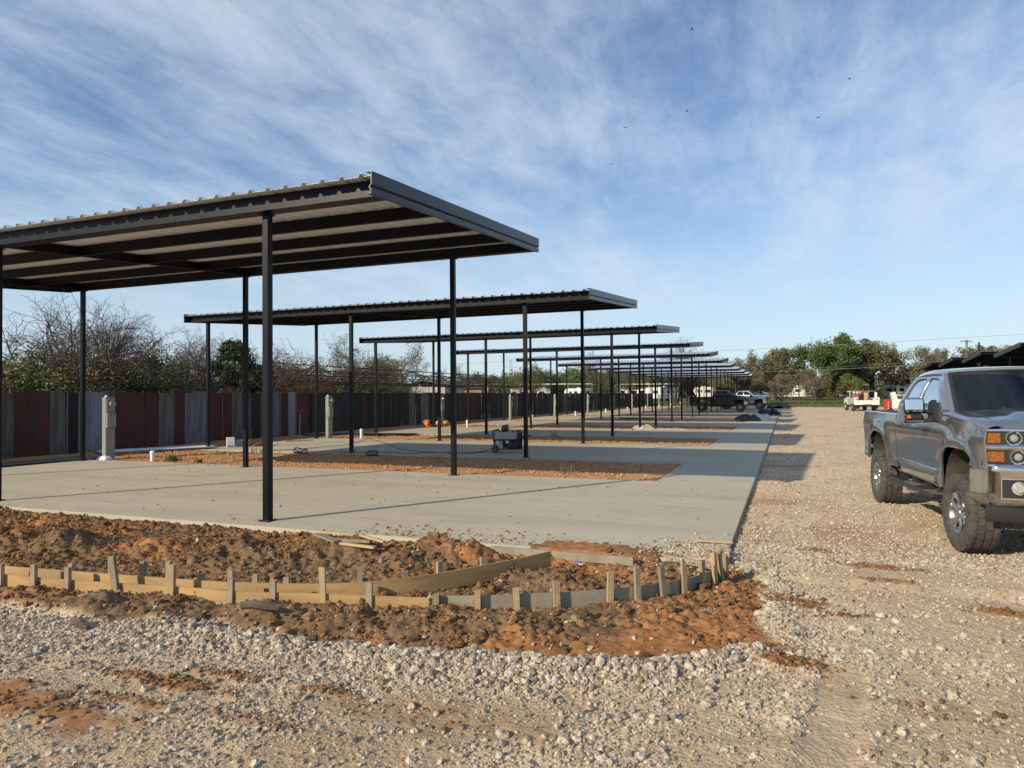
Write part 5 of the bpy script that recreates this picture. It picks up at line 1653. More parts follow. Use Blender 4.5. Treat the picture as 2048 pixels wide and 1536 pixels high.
    MB().lathe([(.185, -.014), (.185, .014), (.162, .014), (.162, -.014)], (0, 0, 0), 'x', 24, closed=True).build('steering_wheel', DARK, t)
    sw = [o_ for o_ in t.children if o_.name.startswith('steering_wheel')][-1]; sw.location = (-1.02, .42, 1.50); sw.rotation_euler = (0, .45, 0)
    MB().box((-.95, 0, 1.90), (.03, .24, .07), b=.02).build('rear_view_mirror', DARK, t)
    MB().box((-1.6, 0, .78), (1.9, 1.78, .06)).build('cab_floor', DARK, t)
    for sg in (1, -1):
        MB().box((-1.65, sg * .84, 1.18), (1.9, .03, .70)).build('door_lining', DARK, t)
    if bull_bar:
        bb = MB()
        for y_ in (-.45, .45):
            bb.tube([(1.0, y_, .55), (1.08, y_, .9), (1.05, y_, 1.25)], .035, 8)
        bb.tube([(1.05, -.8, 1.22), (1.07, -.45, 1.25), (1.07, .45, 1.25), (1.05, .8, 1.22)], .035, 8)
        bb.tube([(1.05, -.9, .95), (1.1, 0, .95), (1.05, .9, .95)], .035, 8)
        bb.box((1.03, 0, .75), (.10, 1.7, .25), b=.03)
        bb.build('bull_bar', BLACKP, t)
    def squeeze(o):                                   # short nose ahead of the front arch
        if o.name.startswith('wheel') and not o.name.startswith('wheel_housing'): return
        if o.type == 'MESH':
            n_ = len(o.data.vertices); co = np.empty(n_ * 3, np.float32); o.data.vertices.foreach_get('co', co)
            co = co.reshape(-1, 3); x_ = co[:, 0]
            if o.name.startswith('emblem'):
                pass
            co[:, 0] = np.where(x_ > .30, .30 + (x_ - .30) * .58, x_)
            if tuple(o.location) == (0, 0, 0): co[:, 2] += .05
            else: o.location.z += .05
            o.data.vertices.foreach_set('co', co.ravel()); o.data.update()
        for c_ in o.children: squeeze(c_)
    for c_ in t.children: squeeze(c_)
    return t
fw = np.array([.40, -3.66]); fw /= np.hypot(*fw)
pickup('large metallic grey crew-cab pickup with tow mirrors and chunky tyres on the gravel', (2.80, 9.36, -.06), math.atan2(fw[1], fw[0]), PAINTG, steer=.03)
pickup('black crew-cab pickup with a bull bar under the carports', (-4.25, 73.2, 0), rad(1), PAINTK, bull_bar=True)
pickup('silver crew-cab pickup parked beside the black one', (-2.75, 84.0, 0), rad(-4), PAINTS, bull_bar=False)

# ------------------------------------------------------------------ white service truck, seen from behind
t = thing('service_truck', 'white flatbed service truck loaded with tools on the drive', 'truck', (6.9, 83.0, -.06), rad(97))
cabp = [(.95, .62), (.95, 1.05), (.80, 1.22), (-.05, 1.36), (-.62, 2.02), (-1.75, 2.05), (-1.95, 1.95), (-1.98, .62)]
MB().prism(cabp, -.95, .95, 'y').build('cab', PAINTW, t)
for sg in (-1, 1):
    MB().prism([(-.22, 1.42), (-.66, 1.92), (-1.05, 1.94), (-1.05, 1.42)], sg * .955, sg * .965, 'y').build('window', GLASSD, t)
    MB().prism([(-1.15, 1.42), (-1.15, 1.94), (-1.72, 1.92), (-1.80, 1.42)], sg * .955, sg * .965, 'y').build('window', GLASSD, t)
    MB().box((-.25, sg * 1.1, 1.48), (.1, .22, .28), b=.03).build('mirror', BLACKP, t)
    bx_ = MB().box((-3.55, sg * .98, 1.02), (2.7, .44, .62), b=.02).build('side_locker', PAINTW if sg < 0 else mat('grey_locker', (.36, .36, .33), .5), t)
    for i in range(3):
        MB().box((-2.65 - .9 * i, sg * 1.205, 1.02), (.82, .02, .54), b=.008).build('locker_door', PAINTW if sg < 0 else mat('grey_locker', (.36, .36, .33), .5), bx_)
    MB().box((-4.93, sg * .98, 1.08), (.06, .40, .62), b=.02).build('rear_panel', PAINTW, t)
    MB().box((-4.97, sg * .98, 1.20), (.03, .10, .08), b=.01).build('tail_light', BLACKP, t)
    MB().box((-4.97, sg * .86, 1.20), (.03, .10, .08), b=.01).build('tail_light', BLACKP, t)
    MB().box((-4.55, sg * .86, .42), (.02, .55, .42)).build('mud_flap', BLACKP, t)
    add_wheel(t, 0, sg * .88, sg > 0); add_wheel(t, -3.6, sg * .95, sg > 0)
MB().box((-3.5, 0, .84), (2.8, 1.6, .08)).build('bed_floor', PAINTW, t)
MB().box((-4.96, 0, .92), (.05, 1.5, .34), b=.01).build('tailgate', PAINTW, t)
MB().box((-5.0, 0, .70), (.16, 2.3, .16), b=.02).build('rear_bumper', PAINTW, t)
MB().box((-2.4, 0, .58), (5.6, .8, .18)).build('chassis', DARK, t)
rk = MB()
for y_ in (-.9, .9):
    rk.box((-2.08, y_, 1.5), (.06, .06, 1.35)); 
rk.box((-2.08, 0, 2.15), (.06, 1.86, .06)); rk.box((-2.08, 0, 1.75), (.05, 1.86, .05))
for i in range(6): rk.box((-2.08, -.75 + .3 * i, 1.75), (.04, .04, .8))
rk.build('headache_rack', BLACKP, t)
def cargo(name, label, cat, loc, shape, m):
    M_ = Matrix.Rotation(rad(97), 3, 'Z') @ Vector(loc)
    o = shape.build(name, m); o.location = (6.9 + M_.x, 83.0 + M_.y, -.06 + M_.z); o.rotation_euler = (0, 0, rad(97))
    return tag(o, label, cat)
cargo('tool_chest', 'red tool chest on the service truck bed', 'tool chest', (-2.6, .45, .88), MB().box((0, 0, .36), (.4, .5, .72), b=.02), RED)
cargo('red_can', 'red fuel can on the service truck rack', 'fuel can', (-2.6, -.1, 1.64), MB().box((0, 0, .2), (.25, .3, .38), b=.05), RED)
cargo('welder', 'black welding machine on the service truck bed', 'welder', (-2.7, -.1, .88), MB().box((0, 0, .35), (.7, .55, .7), b=.03).box((0, 0, .73), (.6, .5, .06), b=.02), BLACKP)
cargo('plank_post', 'upright timber standing in the service truck bed', 'timber', (-3.5, -.25, .88), MB().box((0, 0, .55), (.12, .35, 1.1), b=.01), LUMBER)
cargo('table_top', 'board laid flat across the load on the service truck', 'board', (-3.5, -.3, 1.98), MB().box((0, 0, .03), (.5, 1.7, .06), b=.01), WOODG)
cargo('white_drum', 'white plastic drum at the corner of the service truck bed', 'drum', (-4.5, -.95, 1.34), MB().lathe([(.12, 0), (.12, .5), (.10, .54), (.001, .54)], n=14), WHITE)
cargo('tool_bag', 'dark blue bag on the service truck bed', 'bag', (-3.9, -.5, .88), MB().box((0, 0, .2), (.6, .5, .4), b=.12), mat('blue_bag', (.08, .09, .16), .8))
cargo('white_box', 'small white box among tools on the service truck', 'box', (-4.2, .2, .88), MB().box((0, 0, .1), (.4, .6, .2), b=.02), WHITE)

# red and white machine by the mirror
t = thing('site_machine', 'red and white machine standing beyond the grey pickup', 'machine', (8.8, 69.0, -.1), .1)
MB().box((-.55, 0, .78), (.5, .5, 1.0), b=.05).build('red_cabinet', RED, t)
for i in range(3):
    MB().box((-.55, -.26, .5 + .25 * i), (.08, .02, .08), b=.01).build('dial', WHITE, t)
MB().box((.4, 0, .85), (1.3, 1.0, .9), b=.12).build('white_hood', PAINTW, t)
MB().prism([(-.2, 1.3), (.2, 1.3), (.0, 1.95), (-.3, 1.85)], -.3, .3, 'y').build('white_chute', PAINTW, t)
for x_ in (-.4, .8):
    MB().lathe([(.001, -.5), (.22, -.48), (.25, -.4), (.25, .4), (.22, .48), (.001, .5)], (x_, 0, .25), 'y', 18).build('roller', BLACKP, t)
# ------------------------------------------------------------------ trees
def _norm(v): return v / (np.linalg.norm(v) + 1e-9)
class Tree:
    def __init__(s, seed):
        s.r = np.random.default_rng(seed); s.seg = []; s.tips = []
    def branch(s, p, d, L, rad_, lev, spec):
        nseg = spec['nseg'][lev]; r = s.r
        pts = [p]; dirs = [d]; step = L / nseg
        for i in range(nseg):
            d = _norm(d + r.normal(0, spec['wob'][lev], 3) + np.array([0, 0, spec['up'][lev]]))
            p = p + d * step
            pts.append(p); dirs.append(d)
        r1 = rad_ * spec['taper']
        for i in range(nseg):
            s.seg.append((pts[i], pts[i + 1], rad_ + (r1 - rad_) * i / nseg, rad_ + (r1 - rad_) * (i + 1) / nseg, lev))
        if lev + 1 >= len(spec['n']) + 0 or lev >= spec['levels'] - 1:
            s.tips.append((pts[-1], dirs[-1], L)); s.tips.append((pts[len(pts) // 2], dirs[-1], L)); return
        n = spec['n'][lev]
        for k in range(n):
            t = spec['start'][lev] + (1 - spec['start'][lev]) * (k + r.uniform(.2, .9)) / n
            i = min(int(t * nseg), nseg - 1); f = t * nseg - i
            q = pts[i] + (pts[i + 1] - pts[i]) * f
            dd = dirs[i + 1]
            az = r.uniform(0, 2 * math.pi); ang = rad(spec['ang'][lev] + r.normal(0, 9))
            a = _norm(np.cross(dd, r.normal(0, 1, 3)))
            nd = _norm(dd * math.cos(ang) + a * math.sin(ang))
            LL = L * spec['len'][lev] * r.uniform(.7, 1.2) * (1.15 - .45 * t)
            s.branch(q, nd, LL, max(rad_ * spec['rr'][lev] * (1.1 - .4 * t), .0028), lev + 1, spec)
def tubes_np(segs, thin=1.0):
    if not segs: return np.zeros((0, 3)), np.zeros((0, 4), int)
    P0 = np.array([q[0] for q in segs]); P1 = np.array([q[1] for q in segs]); R0 = np.array([q[2] for q in segs]) * thin; R1 = np.array([q[3] for q in segs]) * thin
    lev = segs[0][4]; n = 7 if lev == 0 else (5 if lev == 1 else 3)
    T = P1 - P0; T /= (np.linalg.norm(T, axis=1)[:, None] + 1e-9)
    A = np.where(np.abs(T[:, 2:3]) < .9, np.array([[0, 0, 1.]]), np.array([[1., 0, 0]]))
    U = np.cross(T, A); U /= np.linalg.norm(U, axis=1)[:, None]; W = np.cross(T, U)
    V = []
    for (P_, R_) in ((P0, R0), (P1, R1)):
        for j in range(n):
            a = 2 * math.pi * j / n
            V.append(P_ + R_[:, None] * (math.cos(a) * U + math.sin(a) * W))
    V = np.stack(V, 1).reshape(-1, 3)
    base = (np.arange(len(segs)) * 2 * n)[:, None]
    F = np.concatenate([base + np.array([[j, (j + 1) % n, n + (j + 1) % n, n + j]]) for j in range(n)], 0)
    return V, F
def leaves_np(pts, size, rng, n_each, spread, flat=.0):
    C = np.repeat(np.asarray(pts), n_each, 0) + rng.normal(0, spread, (len(pts) * n_each, 3))
    N = len(C)
    A = rng.normal(0, 1, (N, 3)); A /= np.linalg.norm(A, axis=1)[:, None]
    B = np.cross(A, rng.normal(0, 1, (N, 3))); B /= np.linalg.norm(B, axis=1)[:, None]
    sz = size * rng.uniform(.6, 1.3, (N, 1))
    V = np.stack([C - A * sz, C + B * sz * .45, C + A * sz, C - B * sz * .45], 1).reshape(-1, 3)
    F = (np.arange(N) * 4)[:, None] + np.arange(4)[None]
    return V, F
SPEC_BARE = dict(levels=5, nseg=[5, 6, 5, 4, 3], wob=[.07, .16, .2, .22, .22], up=[.05, .06, .05, .04, .03], taper=.45, n=[8, 8, 7, 6, 0], start=[.18, .2, .15, .1, 0], ang=[46, 40, 38, 36, 0], len=[.78, .60, .52, .52, 0], rr=[.5, .42, .5, .6, 0])
SPEC_OAK = dict(levels=5, nseg=[4, 6, 5, 4, 3], wob=[.08, .2, .24, .25, .25], up=[.04, .05, .04, .02, 0], taper=.5, n=[8, 7, 6, 4, 0], start=[.45, .25, .2, .1, 0], ang=[62, 46, 42, 40, 0], len=[1.15, .55, .5, .5, 0], rr=[.5, .5, .5, .5, 0])
SPEC_ROUND = dict(levels=4, nseg=[4, 5, 4, 3], wob=[.05, .12, .16, .2], up=[.05, .06, .04, .02], taper=.5, n=[14, 8, 6, 0], start=[.18, .15, .1, 0], ang=[48, 38, 36, 0], len=[.80, .5, .5, 0], rr=[.4, .5, .5, 0])
SPEC_BUSH = dict(levels=4, nseg=[3, 5, 4, 3], wob=[.2, .2, .25, .25], up=[.0, .06, .05, .02], taper=.5, n=[10, 8, 6, 0], start=[.0, .1, .1, 0], ang=[50, 40, 40, 0], len=[1.1, .55, .5, 0], rr=[.6, .5, .5, 0])
TREE_MESH = {}
def tree_meshes(key, seed, spec, height, trunk_r, leaf=None, leaf_n=3, leaf_size=.12, leaf_spread=.18, leaf_share=1.0, twig=TWIG, trunk_len=.4, multi=1, thin=1.0, bark=BARK, lean=.08, dome=None):
    T = Tree(seed)
    for k in range(multi):
        d0 = _norm(np.array([T.r.normal(0, lean + (.35 if multi > 1 else 0)), T.r.normal(0, lean + (.35 if multi > 1 else 0)), 1]))
        T.branch(np.array([T.r.normal(0, .15) if multi > 1 else 0, T.r.normal(0, .15) if multi > 1 else 0, -.15]), d0, height * trunk_len, trunk_r, 0, spec)
    zmax = max(q[1][2] for q in T.seg)
    s = height / zmax
    low = [q for q in T.seg if q[4] <= 1]; hi = [q for q in T.seg if q[4] > 1]
    VS, FS = [], []; o = 0
    for lv in (0, 1):
        V, F = tubes_np([q for q in low if q[4] == lv]); VS.append(V); FS.append(F + o); o += len(V)
    Vt, Ft = np.concatenate(VS) * s, np.concatenate(FS)
    Vc, Fc = tubes_np(hi, thin); Vc = Vc * s
    nl = 0
    if leaf is not None:
        tips = [q[0] for q in T.tips]
        if leaf_share < 1: tips = [q for q in tips if T.r.random() < leaf_share]
        Vl, Fl = leaves_np(np.array(tips) * s, leaf_size, T.r, leaf_n, leaf_spread)
        Fl = Fl + len(Vc); nl = len(Fl)
        Vc = np.concatenate([Vc, Vl]); Fc = np.concatenate([Fc, Fl])
    if dome:
        rx_d, zc_d, rz_d = dome[0] * height, dome[1] * height, dome[2] * height
        def soft(V):
            d = V - np.array([0, 0, zc_d]); q = np.sqrt((d[:, 0] / rx_d) ** 2 + (d[:, 1] / rx_d) ** 2 + (np.where(d[:, 2] > 0, d[:, 2] / rz_d, d[:, 2] / (rz_d * 1.6))) ** 2)
            w_ = .78 + .22 * np.tanh((q - .78) / .30)
            f_ = np.where(q > .78, w_ / np.maximum(q, 1e-6), 1.0)
            return np.array([0, 0, zc_d]) + d * f_[:, None]
        # move whole leaves and twig rings by their own centre so that they keep their shape
        def by_group(V, n):
            c = V.reshape(-1, n, 3).mean(1); return (V.reshape(-1, n, 3) + (soft(c) - c)[:, None]).reshape(-1, 3)
        nv_l = nl * 4
        tw = Vc[:len(Vc) - nv_l]
        tw = by_group(tw, 3); lf = by_group(Vc[len(Vc) - nv_l:], 4)
        Vc = np.concatenate([tw, lf])
        n0 = len(VS[0]); Vt = np.concatenate([by_group(Vt[:n0], 7), by_group(Vt[n0:], 5)])
    a = np_mesh('trunk', Vt, Ft, bark, True); b = np_mesh('crown', Vc, Fc, [twig, leaf] if leaf is not None else twig)
    if nl:
        mi = np.zeros(len(Fc), np.int32); mi[-nl:] = 1
        b.data.polygons.foreach_set('material_index', mi)
    TREE_MESH[key] = (a.data, b.data)
    bpy.data.objects.remove(a); bpy.data.objects.remove(b)
def tree(name, key, label, cat, loc, rz, sc=1.0, group=None, sx=1.0):
    t = thing(name, label, cat, loc, rz, group)
    for nm, me in zip(('trunk', 'crown'), TREE_MESH[key]):
        o = bpy.data.objects.new(nm, me); COL.objects.link(o); o.parent = t
    t.scale = (sc * sx, sc * sx, sc)
    return t
tree_meshes('bare_a', 1, SPEC_BARE, 7.0, .085, trunk_len=.42, multi=2)
tree_meshes('bare_b', 2, SPEC_BARE, 7.0, .07, trunk_len=.40, multi=2)
tree_meshes('bare_l', 3, SPEC_BARE, 7.0, .075, LEAF_OLIVE, 1, .07, .12, .5, trunk_len=.42, multi=2)
tree_meshes('oak_a', 4, SPEC_OAK, 11.0, .38, LEAF_OLIVE, 5, .17, .30, .9, trunk_len=.36, dome=(.78, .60, .42))
tree_meshes('oak_b', 5, SPEC_OAK, 11.0, .36, LEAF_OAK, 9, .19, .34, 1.0, trunk_len=.40, dome=(.66, .64, .38))
tree_meshes('oak_c', 6, SPEC_OAK, 10.0, .34, LEAF_OLIVE, 3, .16, .30, .7, twig=TWIGP, trunk_len=.35, dome=(.80, .60, .42))
tree_meshes('pear', 7, SPEC_ROUND, 5.2, .11, LEAF_BROWN, 5, .085, .13, 1.0, trunk_len=.55, twig=TWIGP, dome=(.45, .55, .47))
tree_meshes('pear_g', 8, SPEC_ROUND, 5.0, .11, LEAF_YG, 6, .10, .15, 1.0, trunk_len=.55, dome=(.45, .56, .46))
tree_meshes('bush_o', 9, SPEC_BUSH, 3.4, .05, LEAF_OLIVE, 4, .055, .12, .9, trunk_len=.3, multi=3)
tree_meshes('bush_g', 10, SPEC_BUSH, 3.2, .05, LEAF_YG, 5, .06, .13, 1.0, trunk_len=.3, multi=3)
tree_meshes('bush_b', 11, SPEC_BUSH, 3.0, .045, None, trunk_len=.34, multi=4, twig=TWIGP)
tree_meshes('sapling', 12, SPEC_BARE, 6.0, .045, None, trunk_len=.6, multi=1)

def put(px_, ytop, X=None, dist=None):
    p = at_X(px_, ytop, X) if X is not None else at_d(px_, ytop, dist)
    return float(p[0]), float(p[1]), float(p[2])
BUSHY = 'trees and scrub behind the corrugated fence'
def fence_tree(name, key, label, px_, ytop, X, base_h, rz, cat='tree', sx=1.0):
    x, y, z = put(px_, ytop, X=X - (1.3 if X > -25 else .6))
    return tree(name, key, label, cat, (x, y, -.1), rz, (z + .1) / base_h, None, sx)
fence_tree('bare_tree', 'bare_a', 'tall leafless tree behind the fence near the first hydrant', 55, 572, -26.5, 7.0, .4, sx=1.15)
fence_tree('bare_tree', 'bare_b', 'broad leafless tree wrapped in brown vines behind the fence', 160, 592, -27.5, 7.0, 1.9, sx=1.0)
fence_tree('bare_tree', 'bare_a', 'leafless tree leaning over the fence next to the vine-wrapped tree', 228, 660, -26.5, 7.0, 4.0, sx=1.0)
fence_tree('bare_tree', 'bare_l', 'thin budding tree right of the vine-wrapped tree', 285, 668, -27.5, 7.0, .7)
fence_tree('bare_tree', 'bare_b', 'grey leafless tree behind the cedar', 425, 645, -31, 7.0, 3.3, sx=1.1)
fence_tree('bare_tree', 'bare_a', 'leafless tree left of the cedar', 370, 672, -29, 7.0, 5.0)
fence_tree('bare_tree', 'bare_b', 'leafless tree just right of the cedar', 500, 672, -30, 7.0, 2.4)
fence_tree('bare_tree', 'sapling', 'spindly leafless tree in front of open sky behind the fence', 645, 655, -34, 6.0, .4, sx=1.2)
fence_tree('budding_tree', 'bare_l', 'leafy vine-clad tree near the spindly leafless tree', 700, 668, -34, 7.0, 1.4, sx=.95)
fence_tree('budding_tree', 'bare_l', 'wide budding tree over the rusty truss frame', 815, 682, -42, 7.0, 5.4, sx=1.2)
fence_tree('bare_tree', 'bare_b', 'dense leafless tree left of the wide budding tree', 780, 700, -41, 7.0, 4.4, sx=1.1)
fence_tree('budding_tree', 'bare_l', 'small budding tree by the brown-roofed house', 925, 728, -52, 7.0, 2.0)
fence_tree('budding_tree', 'bare_l', 'faint budding tree left of the brown-roofed house', 885, 735, -55, 7.0, 3.0, sx=1.2)
fence_tree('shrub', 'bush_o', 'olive shrub crowding the fence at the first hydrant', 60, 690, -24.0, 3.4, .2, 'shrub', 1.2)
fence_tree('shrub', 'bush_g', 'bright green shrub low behind the maroon fence sheets', 95, 752, -23.2, 3.2, 1.2, 'shrub', 1.3)
fence_tree('shrub', 'bush_o', 'dark olive shrub under the vine-wrapped tree', 120, 680, -26, 3.4, 2.2, 'shrub', 1.3)
fence_tree('shrub', 'bush_o', 'rounded olive shrub behind the pale blue fence sheets', 225, 700, -25.5, 3.4, 3.2, 'shrub', 1.25)
fence_tree('shrub', 'bush_g', 'green shrub beside the rounded olive shrub', 275, 690, -27, 3.2, 4.2, 'shrub', 1.1)
fence_tree('shrub', 'bush_o', 'brown-green shrub left of the pale brush pile', 320, 715, -28, 3.4, .9, 'shrub', 1.3)
fence_tree('brush_pile', 'bush_b', 'pale tangle of bare brush leaning on the fence', 355, 752, -23.6, 3.0, .3, 'brush', 1.5)
fence_tree('brush_pile', 'bush_b', 'pale bare brush below the cedar', 440, 752, -24.0, 3.0, 2.3, 'brush', 1.5)
fence_tree('brush_pile', 'bush_b', 'grey bare brush under the vine-wrapped tree', 150, 755, -23.5, 3.0, 4.0, 'brush', 1.6)
fence_tree('shrub', 'bush_o', 'olive shrub wedged between cedar and vine thicket', 545, 735, -28, 3.4, 5.0, 'shrub', 1.2)
fence_tree('shrub', 'bush_o', 'shrub under the vine-clad leafy tree', 665, 720, -33, 3.4, 2.0, 'shrub', 1.3)
fence_tree('shrub', 'bush_o', 'shrub inside the rusty truss frame', 770, 745, -37, 3.4, 1.0, 'shrub', 1.4)
fence_tree('shrub', 'bush_o', 'shrub behind the far end of the truss frame', 860, 752, -44, 3.4, 3.0, 'shrub', 1.6)
fence_tree('shrub', 'bush_g', 'leafy green shrub beside the tall leafless tree', 20, 715, -25, 3.2, 2.0, 'shrub', 1.3)
fence_tree('shrub', 'bush_g', 'yellow-green shrub in front of the vine-wrapped tree', 190, 735, -24.5, 3.2, 3.6, 'shrub', 1.3)
fence_tree('shrub', 'bush_g', 'light green bush left of the small dark evergreen', 255, 712, -26, 3.2, .6, 'shrub', 1.1)
fence_tree('shrub', 'bush_g', 'green bush at the left end of the truss frame', 560, 722, -30, 3.2, 5.1, 'shrub', 1.2)
fence_tree('shrub', 'bush_g', 'green bush right of the vine-clad leafy tree', 735, 722, -36, 3.2, 4.1, 'shrub', 1.2)
# cedars
def cedar(label, px_, ytop, X, seed, w=.42):
    x, y, z = put(px_, ytop, X=X)
    r_ = np.random.default_rng(seed)
    t = thing('cedar_tree', label, 'tree', (x, y, -.1))
    MB().tube([(0, 0, 0), (.03, .02, z * .5), (0, 0, z * .95)], [.13, .09, .02], 7).build('trunk', BARK, t)
    n = 2600
    h = r_.random(n) ** .8; R_ = z * w * (1 - h) ** .75 * (.75 + .5 * fbm(h * 9 + seed, r_.random(n) * 0 + seed, 2, seed))
    a = r_.uniform(0, 6.283, n); lob = 1 + .25 * np.sin(a * 3 + h * 7)
    rr = R_ * np.sqrt(r_.uniform(.25, 1, n)) * lob
    C = np.stack([rr * np.cos(a), rr * np.sin(a), .25 + h * (z - .1)], -1)
    nc = 130                                        # sprays of foliage with gaps between them
    hc_ = r_.random(nc) ** .75; ac = r_.uniform(0, 6.283, nc); rc = z * w * (1 - hc_) ** .7 * r_.uniform(.45, 1.15, nc)
    S = np.stack([rc * np.cos(ac), rc * np.sin(ac), .3 + hc_ * (z - .25)], -1)
    C = np.concatenate([S[i] + r_.normal(0, 1, (26, 3)) * np.array([.19, .19, .13]) * (1.15 - .5 * hc_[i]) + np.outer(r_.random(26), np.array([math.cos(ac[i]) * .3, math.sin(ac[i]) * .3, .12])) for i in range(nc)])
    V, F = leaves_np(C, .075, r_, 6, .06)
    np_mesh('crown', V, F, LEAF_CEDAR, parent=t)
    return t
cedar('dark green conical cedar behind the maroon fence sheets', 468, 688, -27.5, 3)
cedar('low dark cedar right of the conical cedar', 505, 735, -29, 4, .6)
cedar('small dark evergreen behind the pale blue fence sheets', 292, 722, -27.5, 5, .45)
# vine thickets
def thicket(label, px_, ytop, X, rx, ry, seed, n=420, leafy=0):
    x, y, z = put(px_, ytop, X=X)
    r_ = np.random.default_rng(seed); segs = []
    for i in range(n):
        a = r_.uniform(0, 6.283); q = np.sqrt(r_.random())
        p = np.array([q * rx * math.cos(a), q * ry * math.sin(a), r_.uniform(.2, 1.0) * z * max(.2, 1 - q * q)])
        d = _norm(r_.normal(0, 1, 3) + np.array([0, 0, .2]))
        for s_ in range(9):
            d = _norm(d + r_.normal(0, .35, 3) + np.array([-p[0] * .06, -p[1] * .06, -.07 if p[2] > z * (1 - .6 * ((p[0] / rx) ** 2 + (p[1] / ry) ** 2)) else .05]))
            p2 = p + d * .22
            segs.append((p, p2, .011, .009, 3)); p = p2
    V, F = tubes_np(segs)
    o = np_mesh('vine_thicket', V, F, VINE)
    o.location = (x, y, -.05)
    return tag(o, label, 'vines')
thicket('big brown tangle of dead vines heaped behind the fence', 588, 712, -25.0, 1.7, 2.4, 1, 950)
thicket('brown vines smothering the broad leafless tree', 150, 632, -27.4, 1.2, 1.8, 2, 700)
thicket('brown vine mound under the vine-clad leafy tree', 705, 690, -34, 2.2, 3.0, 3, 800)
thicket('low brown vine mound between olive shrubs and cedar', 385, 700, -28.5, 1.4, 2.2, 4, 550)
thicket('brown vines on the left end of the truss frame', 640, 745, -28, 1.4, 2.4, 5, 420)
thicket('dead vines hung on the dense leafless tree by the truss frame', 768, 712, -40.5, 1.8, 2.6, 6, 500)

# rusty truss frame beyond the fence
fr_ = thing('truss_frame', 'rusty roofless steel frame with roof trusses beyond the fence', 'steel frame', (0, 0, 0))
ex, rx_, wx = -25.0, -28.0, -31.0
ya, yb = 32.5, 66.0
ntr = 9
for i in range(ntr):
    y = ya + (yb - ya) * i / (ntr - 1)
    b = MB()
    for (x0, z0, x1, z1) in ((ex, 2.65, rx_, 3.75), (wx, 2.65, rx_, 3.75), (ex, 2.65, wx, 2.65), (ex - 1.5, 2.65, ex - 1.5, 3.2), (wx + 1.5, 2.65, wx + 1.5, 3.2), (rx_, 2.65, rx_, 3.75), (ex - 1.5, 2.65, rx_, 3.75), (wx + 1.5, 2.65, rx_, 3.75)):
        b.tube([(x0, y, z0), (x1, y, z1)], .035, 5)
    b.build('truss', RUST, fr_)
    for xx in (ex, wx):
        MB().tube([(xx, y, -.1), (xx, y, 2.65)], .045, 6).build('column', GALV if i % 3 == 0 else RUST, fr_)
for (x, z) in ((ex, 2.65), (ex - 1, 3.02), (ex - 2, 3.38), (rx_, 3.76), (wx + 2, 3.38), (wx + 1, 3.02), (wx, 2.65), (ex, 2.55)):
    MB().tube([(x, ya - .5, z), (x, yb + .8, z)], .035, 5).build('purlin', RUST, fr_)
t = thing('store_shed', 'pale sheet-walled shed seen through the truss frame', 'shed', (-38, 72, 0), .2)
MB().box((0, 0, 1.4), (5, 8, 2.8), b=.03).build('wall', mat('pale_shed_wall', (.40, .40, .39), .7, 0, (.30, .30, .29), 1), t)
MB().prism([(-2.7, 2.75), (0, 3.5), (2.7, 2.75), (2.7, 2.85), (0, 3.62), (-2.7, 2.85)], -4.2, 4.2, 'y').build('roof', mat('dull_roof', (.22, .2, .18), .7), t)
MB().box((2.51, 1.0, 1.05), (.03, 1.0, 2.1)).build('door', DARK, t)
t = thing('house', 'low house with brown hipped roof beyond the truss frame', 'house', (-52.5, 113, 0), .1)
MB().box((0, 0, 1.6), (7, 8, 3.2), b=.03).build('wall', mat('brick_tan', (.30, .20, .15), .9, 0, (.22, .14, .10), 8), t)
hr = [(-4, -4.6, 3.1), (4, -4.6, 3.1), (4, 4.6, 3.1), (-4, 4.6, 3.1), (0, -1.6, 5.0), (0, 1.6, 5.0)]
MB().add(hr, [(0, 1, 4), (1, 2, 5, 4), (2, 3, 5), (3, 0, 4, 5), (3, 2, 1, 0)]).build('roof', mat('brown_shingle', (.17, .115, .09), .95, 0, (.12, .08, .062), 6, bump=.3, bscale=20), t)
for y_ in (-2.2, 0.4, 2.6):
    w_ = MB().box((3.51, y_, 1.9), (.06, 1.1, 1.2), b=.01).build('window', WHITE, t)
    MB().box((3.545, y_, 1.9), (.01, .9, 1.0)).build('pane', GLASSD, w_)

# poles and wires
def pole(label, loc, h, arm=True, r=.14, m=None):
    t = thing('utility_pole', label, 'pole', loc)
    MB().tube([(0, 0, -.2), (0, 0, h)], [r, r * .7], 9).build('pole', m or mat('pole_wood', (.16, .125, .095), .95, 0, (.11, .085, .065), 3), t)
    if arm:
        MB().box((0, 0, h - .25), (1.9, .1, .12)).build('crossarm', BARK, t)
        for s_ in (-.8, -.3, .3, .8):
            MB().lathe([(.05, h - .19), (.06, h - .08), (.03, h - .02), (.001, h)], (s_, 0, 0), 'z', 8).build('insulator', PED, t)
        MB().tube([(.0, -.2, h - 1.9), (0, -.2, h - 1.0)], .2, 10).build('transformer', PED, t)
    return t
pA = put(1933, 680, dist=128)
pole('utility pole with crossarm rising behind the carports across the drive', (pA[0], pA[1], .3), pA[2] - .3, r=.24)
pB = put(757, 688, X=-36)
_pl = pole('thin leaning utility pole with transformer beyond the truss frame', (pB[0], pB[1], 0), pB[2], arm=False, r=.11)
_pl.rotation_euler = (0, -.07, 0)
MB().tube([(.0, -.2, pB[2] - 2.2), (0, -.2, pB[2] - 1.4)], .17, 10).build('transformer', PED, _pl)
pC = put(1958, 684, dist=62)
pole('bare steel pole standing before the carports across the drive', (pC[0], pC[1], -.1), pC[2] + .1, arm=False, r=.10, m=RUST)
pD = put(1362, 700, dist=175)
WIREM = mat('wire', (.19, .20, .18), .6)
